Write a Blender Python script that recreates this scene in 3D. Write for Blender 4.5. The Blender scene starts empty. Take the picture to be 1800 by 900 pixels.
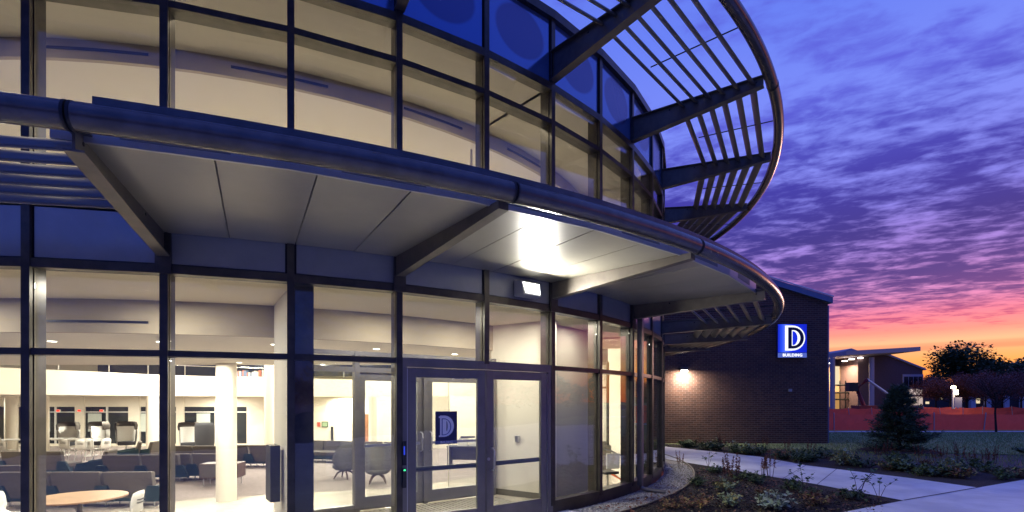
import bpy, bmesh, math, random
from math import sin, cos, pi, radians, sqrt, atan2, hypot
from mathutils import Vector, Matrix
from mathutils.geometry import tessellate_polygon
random.seed(7)
S = bpy.context.scene
COL = S.collection

def lin(r, g, b):
    f = lambda c: (c/255/12.92) if c/255 <= 0.04045 else ((c/255+0.055)/1.055)**2.4
    return (f(r), f(g), f(b), 1)

# ------------------------------------------------------------------ camera
FPX, HOR = 924.4, 705.0            # focal length and horizon row for an 1800 px wide picture
cam_d = bpy.data.cameras.new('camera'); cam = bpy.data.objects.new('camera', cam_d); COL.objects.link(cam)
cam.location = (0, 0, 1.6); cam.rotation_euler = (pi/2, 0, 0)
cam_d.sensor_width = 36; cam_d.lens = 36*FPX/1800; cam_d.shift_x = 0; cam_d.shift_y = (HOR-450)/1800
cam_d.clip_start = 0.05; cam_d.clip_end = 3000
S.camera = cam

# ------------------------------------------------------------------ world: dusk sky
W = bpy.data.worlds.new('World'); S.world = W; W.use_nodes = True
nt = W.node_tree; nt.nodes.clear()
def N(t, typ, **kw):
    n = t.nodes.new(typ)
    for k, v in kw.items(): setattr(n, k, v)
    return n
def mth(t, op, a, b=None, clamp=False):
    n = N(t, 'ShaderNodeMath', operation=op, use_clamp=clamp)
    for i, v in enumerate((a, b)):
        if v is None: continue
        if isinstance(v, (int, float)): n.inputs[i].default_value = v
        else: t.links.new(v, n.inputs[i])
    return n.outputs[0]
def ramp(t, fac, stops, interp='LINEAR'):
    n = N(t, 'ShaderNodeValToRGB'); r = n.color_ramp; r.interpolation = interp
    while len(r.elements) < len(stops): r.elements.new(0.5)
    for e, (p, c) in zip(r.elements, stops): e.position = p; e.color = c
    if fac is not None: t.links.new(fac, n.inputs[0])
    return n.outputs[0]
def mixc(t, fac, a, b, blend='MIX'):
    n = N(t, 'ShaderNodeMix', data_type='RGBA', blend_type=blend)
    for s, v in ((n.inputs[0], fac), (n.inputs[6], a), (n.inputs[7], b)):
        if isinstance(v, (int, float)): s.default_value = v
        elif isinstance(v, tuple): s.default_value = v
        else: t.links.new(v, s)
    return n.outputs[2]
def maprange(t, v, a, b, c=0, d=1, smooth=True):
    n = N(t, 'ShaderNodeMapRange', interpolation_type='SMOOTHSTEP' if smooth else 'LINEAR')
    t.links.new(v, n.inputs[0])
    for i, x in enumerate((a, b, c, d)): n.inputs[i+1].default_value = x
    return n.outputs[0]
SUN_AZ = radians(44)
tc = N(nt, 'ShaderNodeTexCoord'); sep = N(nt, 'ShaderNodeSeparateXYZ'); nt.links.new(tc.outputs['Generated'], sep.inputs[0])
dx, dy, dz = sep.outputs
zz = mth(nt, 'MAXIMUM', dz, 0.0)
hl = mth(nt, 'SQRT', mth(nt, 'ADD', mth(nt, 'MULTIPLY', dx, dx), mth(nt, 'ADD', mth(nt, 'MULTIPLY', dy, dy), 1e-5)))
az = mth(nt, 'DIVIDE', mth(nt, 'ADD', mth(nt, 'MULTIPLY', dx, sin(SUN_AZ)), mth(nt, 'MULTIPLY', dy, cos(SUN_AZ))), hl)
# planar cloud deck coordinates
den = mth(nt, 'ADD', zz, 0.07)
comb = N(nt, 'ShaderNodeCombineXYZ')
u = mth(nt, 'DIVIDE', dx, den); v = mth(nt, 'DIVIDE', dy, den)
rot = radians(28)
ur = mth(nt, 'ADD', mth(nt, 'MULTIPLY', u, cos(rot)), mth(nt, 'MULTIPLY', v, -sin(rot)))
vr = mth(nt, 'ADD', mth(nt, 'MULTIPLY', u, sin(rot)), mth(nt, 'MULTIPLY', v, cos(rot)))
nt.links.new(mth(nt, 'MULTIPLY', ur, 0.85), comb.inputs[0]); nt.links.new(mth(nt, 'MULTIPLY', vr, 1.35), comb.inputs[1])
def noise(t, vec, scale, detail=5, rough=0.55, dist=0.0):
    n = N(t, 'ShaderNodeTexNoise'); n.inputs['Scale'].default_value = scale; n.inputs['Detail'].default_value = detail
    n.inputs['Roughness'].default_value = rough; n.inputs['Distortion'].default_value = dist
    if vec is not None: t.links.new(vec, n.inputs['Vector'])
    return n.outputs['Fac']
nb = noise(nt, comb.outputs[0], 0.55, 3, 0.5, 0.3)          # large banks
nm = noise(nt, comb.outputs[0], 3.9, 4, 0.55, 0.30)         # ripples
nf = noise(nt, comb.outputs[0], 12.0, 4, 0.6, 0.3)           # fine texture
cl = mth(nt, 'ADD', mth(nt, 'ADD', mth(nt, 'MULTIPLY', nb, 0.34), mth(nt, 'MULTIPLY', nm, 0.44)), mth(nt, 'MULTIPLY', nf, 0.28))
dens = ramp(nt, zz, [(0.0, (0,0,0,1)), (0.085, (0.0,)*3+(1,)), (0.115, (0.45,)*3+(1,)), (0.15, (.72,)*3+(1,)), (0.27, (.86,)*3+(1,)), (0.38, (0.58,)*3+(1,)), (0.50, (0.36,)*3+(1,)), (1, (.30,)*3+(1,))])
cm = maprange(nt, mth(nt, 'ADD', cl, mth(nt, 'MULTIPLY', dens, 0.25)), 0.60, 0.77)
cm = mth(nt, 'MULTIPLY', cm, maprange(nt, mth(nt, 'ADD', zz, mth(nt, 'MULTIPLY', mth(nt, 'SUBTRACT', nm, 0.5), 0.05)), 0.088, 0.125))
base = ramp(nt, zz, [(0, lin(255,110,40)), (0.03, lin(255,135,60)), (0.06, lin(255,172,100)), (0.09, lin(253,190,148)), (0.105, lin(255,150,140)), (0.13, lin(248,128,160)), (0.17, lin(226,146,214)), (0.22, lin(172,134,226)), (0.30, lin(132,128,234)), (0.42, lin(126,142,250)), (0.55, lin(104,128,245)), (1, lin(92,114,230))])
cloud = ramp(nt, zz, [(0, lin(235,110,80)), (0.09, lin(232,98,120)), (0.115, lin(214,76,128)), (0.135, lin(150,58,132)), (0.155, lin(100,52,138)), (0.19, lin(70,46,138)), (0.26, lin(50,40,140)), (0.34, lin(58,52,168)), (0.46, lin(92,96,222)), (1, lin(78,94,205))])
west = mixc(nt, cm, base, cloud)
# thin pink streak through the glow
stn = N(nt, 'ShaderNodeCombineXYZ'); nt.links.new(mth(nt, 'MULTIPLY', az, 3.0), stn.inputs[0]); nt.links.new(mth(nt, 'MULTIPLY', dz, 70.0), stn.inputs[1])
stf = maprange(nt, noise(nt, stn.outputs[0], 0.55, 3, 0.5, 0.3), 0.56, 0.70)
stf = mth(nt, 'MULTIPLY', stf, mth(nt, 'SUBTRACT', 1.0, maprange(nt, zz, 0.08, 0.13)))
west = mixc(nt, mth(nt, 'MULTIPLY', stf, 0.55), west, lin(232,120,104))
ebase = ramp(nt, zz, [(0, lin(70,60,120)), (0.12, lin(66,96,205)), (0.4, lin(42,80,200)), (1, lin(70,98,215))])
ecl = ramp(nt, zz, [(0, lin(50,48,100)), (0.4, lin(32,50,140)), (1, lin(40,58,160))])
east = mixc(nt, mth(nt, 'MULTIPLY', cm, 0.6), ebase, ecl)
fac_w = maprange(nt, az, 0.10, 0.93)
high = maprange(nt, zz, 0.6, 1.0)
sky = mixc(nt, mth(nt, 'MAXIMUM', fac_w, mth(nt, 'MULTIPLY', high, 0.7)), east, west)
ns = N(nt, 'ShaderNodeTexSky', sky_type='NISHITA', sun_disc=False)
ns.sun_elevation = radians(0.4); ns.sun_rotation = SUN_AZ
bg1 = N(nt, 'ShaderNodeBackground'); nt.links.new(sky, bg1.inputs[0]); bg1.inputs[1].default_value = 1.0
bg2 = N(nt, 'ShaderNodeBackground'); nt.links.new(ns.outputs[0], bg2.inputs[0]); bg2.inputs[1].default_value = 0.02
ads = N(nt, 'ShaderNodeAddShader'); nt.links.new(bg1.outputs[0], ads.inputs[0]); nt.links.new(bg2.outputs[0], ads.inputs[1])
wo = N(nt, 'ShaderNodeOutputWorld'); nt.links.new(ads.outputs[0], wo.inputs[0])

sun_d = bpy.data.lights.new('sun', 'SUN'); sun_d.energy = 0.5; sun_d.angle = radians(8); sun_d.color = (1, .55, .45)
sun = bpy.data.objects.new('sun', sun_d); COL.objects.link(sun)
sdir = Vector((sin(SUN_AZ)*cos(radians(3)), cos(SUN_AZ)*cos(radians(3)), sin(radians(3))))
sun.rotation_euler = (-sdir).to_track_quat('-Z', 'Y').to_euler()

S.view_settings.view_transform = 'Standard'; S.view_settings.look = 'None'
S.view_settings.exposure = 0.0; S.view_settings.gamma = 1.0
S.cycles.max_bounces = 10; S.cycles.transparent_max_bounces = 40; S.cycles.diffuse_bounces = 4; S.cycles.glossy_bounces = 4
S.cycles.sample_clamp_indirect = 6; S.cycles.caustics_reflective = False; S.cycles.caustics_refractive = False
S.render.film_transparent = False

# ------------------------------------------------------------------ helpers
def px(x, y, Y):
    """photo pixel (1800 wide) at depth Y -> world point"""
    return Vector(((x-900)/FPX*Y, Y, 1.6-(y-HOR)/FPX*Y))
def gp(x, y, z=0.0):
    Y = (1.6-z)*FPX/(y-HOR); return ((x-900)/FPX*Y, Y)

class MB:
    def __init__(s): s.v = []; s.f = []; s.m = []; s.s = []
    def add(s, vs, fs, m=0, smooth=False, M=None):
        o = len(s.v)
        if M is not None: vs = [M @ Vector(p) for p in vs]
        s.v += [tuple(p) for p in vs]
        for f in fs: s.f.append([i+o for i in f]); s.m.append(m); s.s.append(smooth)
        return s
    def box(s, x0, x1, y0, y1, z0, z1, m=0, M=None):
        vs = [(x,y,z) for z in (z0,z1) for y in (y0,y1) for x in (x0,x1)]
        return s.add(vs, [(0,2,3,1),(4,5,7,6),(0,1,5,4),(2,6,7,3),(0,4,6,2),(1,3,7,5)], m, False, M)
    def prism(s, pts, z0, z1, m=0, M=None, smooth=False):
        n = len(pts)
        a = sum(pts[i][0]*pts[(i+1)%n][1]-pts[(i+1)%n][0]*pts[i][1] for i in range(n))
        if a < 0: pts = pts[::-1]
        vs = [(p[0],p[1],z0) for p in pts]+[(p[0],p[1],z1) for p in pts]
        s.add(vs, [list(range(n))[::-1], list(range(n,2*n))], m, False, M)
        return s.add(vs, [(i,(i+1)%n,n+(i+1)%n,n+i) for i in range(n)], m, smooth, M)
    def cyl(s, c, r, z0, z1, n=16, m=0, r2=None, M=None, cap=True):
        r2 = r if r2 is None else r2
        vs = [(c[0]+r*cos(2*pi*i/n), c[1]+r*sin(2*pi*i/n), z0) for i in range(n)]+[(c[0]+r2*cos(2*pi*i/n), c[1]+r2*sin(2*pi*i/n), z1) for i in range(n)]
        s.add(vs, [(i,(i+1)%n,n+(i+1)%n,n+i) for i in range(n)], m, True, M)
        if cap: s.add(vs, [list(range(n))[::-1], list(range(n,2*n))], m, False, M)
        return s
    def tube(s, pts, r, n=10, m=0, M=None, cap=True, sy=1.0):
        pts = [Vector(p) for p in pts]; vs = []; k = len(pts)
        rr = r if isinstance(r, (list,tuple)) else [r]*k
        up = Vector((0,0,1))
        for i, p in enumerate(pts):
            t = (pts[min(i+1,k-1)]-pts[max(i-1,0)]).normalized()
            ref = up if abs(t.dot(up)) < .95 else Vector((1,0,0))
            a = t.cross(ref).normalized(); b = a.cross(t).normalized()
            vs += [p + a*rr[i]*cos(2*pi*j/n) + b*rr[i]*sy*sin(2*pi*j/n) for j in range(n)]
        s.add(vs, [(i*n+j, i*n+(j+1)%n, (i+1)*n+(j+1)%n, (i+1)*n+j) for i in range(k-1) for j in range(n)], m, True, M)
        if cap: s.add(vs, [list(range(n))[::-1], [(k-1)*n+j for j in range(n)]], m, False, M)
        return s
    def lathe(s, prof, c=(0,0), n=20, m=0, a0=0, a1=2*pi, M=None):
        full = abs(a1-a0-2*pi) < 1e-6; k = n if full else n+1; vs = []
        for r, z in prof: vs += [(c[0]+r*cos(a0+(a1-a0)*j/n), c[1]+r*sin(a0+(a1-a0)*j/n), z) for j in range(k)]
        fs = []
        for i in range(len(prof)-1):
            for j in range(n):
                j2 = (j+1)%k; fs.append((i*k+j, i*k+j2, (i+1)*k+j2, (i+1)*k+j))
        return s.add(vs, fs, m, True, M)
    def mesh(s, name, mats):
        me = bpy.data.meshes.new(name); me.from_pydata(s.v, [], s.f)
        for m in (mats if isinstance(mats, (list,tuple)) else [mats]): me.materials.append(m)
        me.polygons.foreach_set('material_index', s.m); me.polygons.foreach_set('use_smooth', s.s)
        me.update(); return me
    def build(s, name, mats, parent=None, loc=None, rz=0):
        return obj(name, s.mesh(name, mats), parent, loc, rz)
def obj(name, me, parent=None, loc=None, rz=0):
    o = bpy.data.objects.new(name, me); COL.objects.link(o)
    if parent: o.parent = parent
    if loc is not None: o.location = loc
    if rz: o.rotation_euler = (0,0,rz)
    return o
def tag(o, label, cat, group=None, kind=None):
    if kind: o['kind'] = kind
    if label: o['label'] = label
    if cat: o['category'] = cat
    if group: o['group'] = group
    return o
def thing(name, label, cat, loc=(0,0,0), rz=0, group=None):
    return tag(obj(name, None, None, loc, rz), label, cat, group)
def dup(root, loc, rz=0, label=None, group=None, sc=None):
    r = root.copy(); COL.objects.link(r); r.location = loc; r.rotation_euler = (0,0,rz)
    if label: r['label'] = label
    if group: r['group'] = group
    if sc: r.scale = (sc,)*3 if isinstance(sc,(int,float)) else sc
    for ch in list(root.children):
        c = ch.copy(); COL.objects.link(c); c.parent = r
        for g in ch.children:
            d = g.copy(); COL.objects.link(d); d.parent = c
    return r
def bevel(o, w=0.01, seg=2):
    m = o.modifiers.new('bevel', 'BEVEL'); m.width = w; m.segments = seg; m.limit_method = 'ANGLE'; return o

# ------------------------------------------------------------------ materials
def pbr(name, col, rough=.6, metal=0, var=0.0, vscale=6, bump=0.0, bscale=60, spec=.5, emit=None, es=0, coat=0, col2=None):
    m = bpy.data.materials.new(name); m.use_nodes = True; t = m.node_tree; b = t.nodes['Principled BSDF']
    b.inputs['Roughness'].default_value = rough; b.inputs['Metallic'].default_value = metal
    b.inputs['Specular IOR Level'].default_value = spec; b.inputs['Coat Weight'].default_value = coat
    c4 = tuple(col)+(1,) if len(col) == 3 else col
    tcn = N(t, 'ShaderNodeTexCoord')
    if var or col2:
        f = noise(t, tcn.outputs['Object'], vscale, 5, .6)
        c2 = (tuple(col2)+(1,)) if col2 else tuple(x*(1-var) for x in c4[:3])+(1,)
        c1 = c4 if col2 else tuple(min(1,x*(1+var)) for x in c4[:3])+(1,)
        t.links.new(mixc(t, maprange(t, f, .35, .65), c1, c2), b.inputs['Base Color'])
    else: b.inputs['Base Color'].default_value = c4
    if bump:
        bn = N(t, 'ShaderNodeBump'); bn.inputs['Strength'].default_value = bump; bn.inputs['Distance'].default_value = .01
        t.links.new(noise(t, tcn.outputs['Object'], bscale, 4, .6), bn.inputs['Height']); t.links.new(bn.outputs[0], b.inputs['Normal'])
    if emit: b.inputs['Emission Color'].default_value = tuple(emit)+(1,); b.inputs['Emission Strength'].default_value = es
    return m
def glass(name, tint=(.93,.95,.94), refl=1.0):
    m = bpy.data.materials.new(name); m.use_nodes = True; t = m.node_tree; t.nodes.clear()
    tr = N(t, 'ShaderNodeBsdfTransparent'); tr.inputs[0].default_value = tuple(tint)+(1,)
    gl = N(t, 'ShaderNodeBsdfGlossy'); gl.inputs['Roughness'].default_value = 0.0; gc = N(t,'ShaderNodeTexCoord'); gb = N(t,'ShaderNodeBump'); gb.inputs['Strength'].default_value = .12; gb.inputs['Distance'].default_value = .02; t.links.new(noise(t, gc.outputs['Object'], 1.6, 2, .4), gb.inputs['Height']); t.links.new(gb.outputs[0], gl.inputs['Normal']); gl.inputs[0].default_value = (1,1,1,1)
    fr = N(t, 'ShaderNodeFresnel'); ge = N(t, 'ShaderNodeNewGeometry'); t.links.new(mth(t, 'SUBTRACT', 1.5, mth(t, 'MULTIPLY', ge.outputs['Backfacing'], 1.5-1/1.5)), fr.inputs[0])
    mx = N(t, 'ShaderNodeMixShader'); t.links.new(mth(t, 'MULTIPLY', fr.outputs[0], refl, True), mx.inputs[0])
    t.links.new(tr.outputs[0], mx.inputs[1]); t.links.new(gl.outputs[0], mx.inputs[2])
    o = N(t, 'ShaderNodeOutputMaterial'); t.links.new(mx.outputs[0], o.inputs[0]); return m
def emis(name, col, s):
    m = bpy.data.materials.new(name); m.use_nodes = True; t = m.node_tree; t.nodes.clear()
    e = N(t, 'ShaderNodeEmission'); e.inputs[0].default_value = tuple(col)[:3]+(1,); e.inputs[1].default_value = s
    o = N(t, 'ShaderNodeOutputMaterial'); t.links.new(e.outputs[0], o.inputs[0]); return m

M_frame = pbr('frame_metal', (.075,.067,.056), .36, .5, var=.18, vscale=5, bump=.08, bscale=8)
M_door = pbr('door_metal', (.19,.18,.175), .40, .45, var=.08, vscale=4)
M_gasket = pbr('gasket', (.008,.008,.01), .7)
M_beam = pbr('beam_paint', (.15,.13,.105), .42, .45, var=.12, vscale=5)
M_tube = pbr('tube_paint', (.13,.115,.105), .25, .6, var=.16, vscale=6, bump=.06, bscale=5)
M_blade = pbr('blade_paint', (.20,.19,.18), .42, .6)
M_soffit = pbr('soffit_panel', (.34,.315,.245), .38, .3, var=.04, vscale=2)
M_trim = pbr('pale_trim', (.5,.5,.5), .35, .5)
M_deck = pbr('roof_deck', (.2,.2,.2), .7)
M_spand = pbr('spandrel_metal', (.34,.35,.37), .24, .38, var=.04, vscale=3)
M_glass = glass('clear_glass', refl=1.3)
M_cream = pbr('cream_plaster', (.80,.74,.62), .85, var=.02, vscale=1)
M_beige = pbr('beige_plaster', (.54,.50,.43), .85, var=.02, vscale=1)
M_warmceil = pbr('warm_ceiling', (.84,.74,.55), .85, var=.02, vscale=1)
M_greyband = pbr('grey_bulkhead', (.40,.335,.235), .8, var=.03, vscale=2)
M_white = pbr('white_plastic', (.75,.74,.70), .4)
M_black = pbr('black_plastic', (.015,.015,.017), .4)
M_steel = pbr('brushed_steel', (.6,.6,.6), .28, 1)
M_chrome = pbr('satin_rail', (.7,.7,.68), .25, 1)
M_taupe = pbr('taupe_fabric', (.085,.072,.060), .85, var=.12, vscale=40, bump=.3, bscale=300)
M_greyfab = pbr('grey_fabric', (.10,.096,.085), .8, var=.1, vscale=40, bump=.3, bscale=300)
M_teal = pbr('teal_fabric', (.006,.026,.034), .8, var=.1, vscale=30)
M_dkfab = pbr('dark_fabric', (.04,.04,.045), .85)
M_wood = pbr('table_wood', (.33,.20,.11), .35, var=.15, vscale=3)
M_dkwood = pbr('dark_wood', (.07,.032,.02), .45, var=.2, vscale=4)
M_door_wood = pbr('door_wood', (.30,.13,.06), .45, var=.15, vscale=3)
M_oak = pbr('oak_panel', (.62,.42,.18), .5, var=.08)
M_carpet = pbr('carpet', (.24,.20,.185), .95, var=.14, vscale=14, bump=.4, bscale=200)
M_tile = pbr('floor_tile', (.52,.47,.40), .2, var=.06, vscale=3)
M_lamp = emis('lamp_glow', (1,.93,.8), 9)
M_flood = emis('flood_glow', (1,1,.96), 5)
M_exit = emis('exit_red', (1,.03,.01), 3)
M_led = emis('led_green', (.05,1,.3), 2); M_ledb = emis('led_blue', (.05,.1,1), .8)
M_nightglass = pbr('night_window', (.02,.025,.03), .08, 0, spec=.8)
M_board = pbr('lit_board', (.55,.6,.55), .5)
M_navy = pbr('navy_print', (.012,.018,.09), .4)
M_silver = pbr('silver_print', (.92,.93,.95), .4)
M_concrete = pbr('concrete', (.74,.73,.72), .75, var=.12, vscale=.9, bump=.25, bscale=90)
M_kerb = pbr('kerb_concrete', (.5,.5,.48), .8, var=.1, vscale=3)
M_asphalt = pbr('asphalt', (.05,.05,.055), .85, var=.2, vscale=3)
M_mulch = pbr('mulch', (.016,.012,.010), .95, bump=1.0, bscale=45, col2=(.055,.038,.028), vscale=30)
M_grass = pbr('lawn', (.22,.32,.10), .95, col2=(.31,.34,.15), vscale=5, bump=.8, bscale=120)
M_blade_g = pbr('grass_blade', (.25,.35,.12), .8)
M_gravel = pbr('gravel', (.28,.25,.21), .9, bump=1.0, bscale=70, col2=(.50,.46,.40), vscale=55)

# glossy blue spandrel glass with each pillowed pane's oval reflection painted into its colour
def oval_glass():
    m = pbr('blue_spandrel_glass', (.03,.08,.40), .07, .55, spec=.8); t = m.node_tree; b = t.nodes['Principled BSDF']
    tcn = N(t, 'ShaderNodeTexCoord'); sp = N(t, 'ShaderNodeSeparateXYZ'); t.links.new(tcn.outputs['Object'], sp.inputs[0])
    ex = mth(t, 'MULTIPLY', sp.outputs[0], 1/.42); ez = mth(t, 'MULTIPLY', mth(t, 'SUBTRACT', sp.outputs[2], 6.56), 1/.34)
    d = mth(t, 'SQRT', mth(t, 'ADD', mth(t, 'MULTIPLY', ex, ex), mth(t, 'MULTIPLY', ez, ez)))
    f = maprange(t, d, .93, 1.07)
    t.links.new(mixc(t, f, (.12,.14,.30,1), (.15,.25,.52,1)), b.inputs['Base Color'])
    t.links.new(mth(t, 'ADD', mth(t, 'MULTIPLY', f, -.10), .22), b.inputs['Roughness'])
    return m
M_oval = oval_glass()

def brick_mat():
    m = pbr('dark_brick', (.1,.05,.04), .85); t = m.node_tree; b = t.nodes['Principled BSDF']
    tcn = N(t, 'ShaderNodeTexCoord'); sp = N(t, 'ShaderNodeSeparateXYZ'); t.links.new(tcn.outputs['Object'], sp.inputs[0])
    cb = N(t, 'ShaderNodeCombineXYZ'); t.links.new(mth(t, 'ADD', sp.outputs[0], sp.outputs[1]), cb.inputs[0]); t.links.new(sp.outputs[2], cb.inputs[1])
    br = N(t, 'ShaderNodeTexBrick'); t.links.new(cb.outputs[0], br.inputs['Vector'])
    br.inputs['Color1'].default_value = (.155,.075,.045,1); br.inputs['Color2'].default_value = (.085,.045,.032,1); br.inputs['Mortar'].default_value = (.26,.19,.16,1)
    br.inputs['Scale'].default_value = 1; br.inputs['Brick Width'].default_value = .21; br.inputs['Row Height'].default_value = .075
    br.inputs['Mortar Size'].default_value = .006; br.inputs['Bias'].default_value = -.1
    big = noise(t, tcn.outputs['Object'], 1.2, 4, .6)
    t.links.new(mixc(t, maprange(t, big, .3, .7, 0, .35), br.outputs['Color'], (.06,.035,.032,1)), b.inputs['Base Color'])
    bn = N(t, 'ShaderNodeBump'); bn.inputs['Strength'].default_value = .8; bn.inputs['Distance'].default_value = .012
    t.links.new(mth(t, 'SUBTRACT', 1, br.outputs['Fac']), bn.inputs['Height']); t.links.new(bn.outputs[0], b.inputs['Normal'])
    return m
M_brick = brick_mat()

# ------------------------------------------------------------------ the round building
CX, CY = -6.2, 14.9
P0, DP = 0.1632, 0.1144            # mullion k stands at angle P0 + k*DP
R = 10.06
K0, K1 = -8, 16
def ph(k): return P0+k*DP
def pol(r, k, z=0, world=False):
    a = ph(k); p = (r*sin(a), -r*cos(a), z)
    return (p[0]+CX, p[1]+CY, z) if world else p
A = R*cos(DP/2); HW = R*sin(DP/2)
bld = thing('round_building', 'two storey drum building with glass curtain wall, lit from inside at dusk', 'building', (CX,CY,0))
Z_SILL, Z_TR, Z_HD, Z_SP, Z_T2, Z_R2, Z_COP = .158, 2.07, 2.905, 3.50, 5.53, 6.02, 7.02
def part(name, me, k=None): return obj(name, me, bld, None, ph(k) if k is not None else 0)

# shared meshes, all in the building's frame with the bay facing -Y
g = .042
def pane(z0, z1, nm, mat=M_glass, dy=0.0, th=.012, gg=g):
    return MB().box(-HW+gg, HW-gg, -A+dy, -A+dy+th, z0, z1).mesh(nm, mat)
pane_low = pane(Z_SILL+.03, Z_TR-.03, 'window_pane'); pane_mid = pane(Z_TR+.03, Z_HD-.045, 'window_pane')
pane_up = pane(Z_SP+.05, Z_T2-.035, 'window_pane'); pane_top = pane(Z_T2+.035, Z_R2-.05, 'window_pane')
def spandrel(z0, z1, mat, nm):                     # panel with a recessed dark joint round it
    b = MB()
    b.box(-HW+.02, HW-.02, -A+.0, -A+.03, z0+.002, z1-.002, 1)
    b.box(-HW+g+.012, HW-g-.012, -A-.022, -A+.0005, z0+.016, z1-.016, 0)
    return b.mesh(nm, [mat, M_gasket])
sp_low = spandrel(Z_HD+.04, Z_SP-.045, M_spand, 'spandrel_panel')
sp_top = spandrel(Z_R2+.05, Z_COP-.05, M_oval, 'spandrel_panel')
def rail(z, h, nm='rail', out=.045, inn=.10, mat=M_frame):
    b = MB(); w = HW*(A+out)/A
    b.prism([(-w,-A-out),(w,-A-out),(HW*(A-inn)/A,-A+inn),(-HW*(A-inn)/A,-A+inn)], z-h/2, z+h/2)
    return b.mesh(nm, mat)
rl_tr = rail(Z_TR, .062, 'transom'); rl_t2 = rail(Z_T2, .07, 'transom', inn=.14)
rl_hd = rail(Z_HD, .085, 'head_rail'); rl_sp = rail(Z_SP, .085, 'floor_rail'); rl_r2 = rail(Z_R2, .10, 'head_rail', out=.055)
rl_cop = rail(Z_COP, .12, 'coping', out=.09, inn=.2); rl_sill = rail(Z_SILL, .07, 'sill', out=.05)
curb = MB(); curb.prism([(-HW*1.002,-A-.02),(HW*1.002,-A-.02),(HW*.98,-A+.2),(-HW*.98,-A+.2)], -.8, Z_SILL-.035); curb = curb.mesh('base_curb', M_frame)
# a mullion: outside cap, gasket lines, deep inside box
b = MB()
b.box(-.036, .036, -R-.055, -R-.012, Z_SILL-.03, Z_COP-.06, 0)
b.box(-.022, .022, -R-.013, -R+.014, Z_SILL-.03, Z_COP-.06, 1)
b.box(-.034, .034, -R+.013, -R+.17, Z_SILL-.03, Z_HD, 0)
b.box(-.034, .034, -R+.013, -R+.17, Z_SP, Z_R2, 0)
mull = b.mesh('mullion', [M_frame, M_gasket])
b = MB(); b.box(-.036, .036, -R-.055, -R-.012, Z_TR, Z_COP-.06, 0); b.box(-.022, .022, -R-.013, -R+.014, Z_TR, Z_COP-.06, 1)
b.box(-.034, .034, -R+.013, -R+.17, Z_TR, Z_HD, 0); b.box(-.034, .034, -R+.013, -R+.17, Z_SP, Z_R2, 0)
mull_d = b.mesh('mullion', [M_frame, M_gasket])
for k in range(K0, K1+1): part('mullion', mull_d if k == 4 else mull, k)
for k in range(K0, K1):
    q = k+.5; door = k in (3, 4)
    if not door:
        part('window_pane', pane_low, q); part('transom', rl_tr, q); part('sill', rl_sill, q)
    part('base_curb', curb, q) if not door else None
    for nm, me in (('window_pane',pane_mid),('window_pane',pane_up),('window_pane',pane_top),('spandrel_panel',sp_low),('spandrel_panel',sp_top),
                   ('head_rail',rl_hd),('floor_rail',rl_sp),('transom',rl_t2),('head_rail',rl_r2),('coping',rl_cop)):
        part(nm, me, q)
# bracket column covers where the canopy beams land (wider pilaster from head rail to canopy)
for k in (1, 3, 5, 7):
    b = MB(); b.box(-.07, .07, -R-.075, -R-.05, Z_HD-.05, 3.25)
    b.build('beam_seat', M_frame, bld, None, ph(k))
# back wall of the drum, plain
b = MB(); n = 60; a0, a1 = ph(K1), ph(K0)+2*pi
ring = [a0+(a1-a0)*i/n for i in range(n+1)]
vs = []
for a in ring:
    for r, z in ((R,5.3),(R,Z_COP),(R-.2,Z_COP),(R-.2,5.3)): vs.append((r*sin(a), -r*cos(a), z))
b.add(vs, [(4*i+j, 4*i+4+j, 4*i+4+(j+1)%4, 4*i+(j+1)%4) for i in range(n) for j in range(4)], 0)
b.build('rear_wall', M_beige, bld)
def disc(r0, r1, z0, z1, n=96, a0=0, a1=2*pi):
    b = MB(); vs = []
    for i in range(n+1):
        a = a0+(a1-a0)*i/n
        for r, z in ((r1,z0),(r1,z1),(r0,z1),(r0,z0)): vs.append((r*sin(a), -r*cos(a), z))
    b.add(vs, [(4*i+j, 4*i+4+j, 4*i+4+(j+1)%4, 4*i+(j+1)%4) for i in range(n) for j in range(4)], 0)
    return b
disc(0.01, R-.12, 6.88, 6.98).build('roof', M_deck, bld)
disc(8.45, R-.19, 6.06, 6.12).build('perimeter_ceiling', M_beige, bld)
disc(8.40, 8.46, 5.82, 6.14).build('bulkhead', M_greyband, bld)
disc(0.01, 8.41, 5.83, 5.88).build('ceiling', M_cream, bld)
def front(r, yc, n=60):          # the part of the drum in front of the atrium edge (building frame)
    lim = math.acos(max(-1, min(1, -(yc-CY)/r))); pts = [(r*sin(-lim+2*lim*i/n), -r*cos(-lim+2*lim*i/n)) for i in range(n+1)]
    return pts
ATR = 12.8
MB().prism(front(R-.12, ATR), 3.0, 3.46).build('floor_slab', M_cream, bld)
b = MB(); wx = sqrt((R-.2)**2-(ATR-CY)**2); b.box(-wx, wx, ATR-CY, ATR-CY+.12, 3.46, 6.1); b.build('upper_rear_wall', M_cream, bld)
disc(8.25, R-.19, 2.90, 2.95, 96, -1.36, 1.36).build('perimeter_ceiling', M_warmceil, bld)
disc(8.20, 8.26, 2.47, 3.02, 96, -1.36, 1.36).build('bulkhead', M_greyband, bld)
MB().prism(front(8.21, ATR), 2.48, 2.53).build('ceiling', M_cream, bld)
MB().prism(front(8.20, ATR), 2.532, 2.998).build('slab_edge', M_cream, bld)
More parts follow.
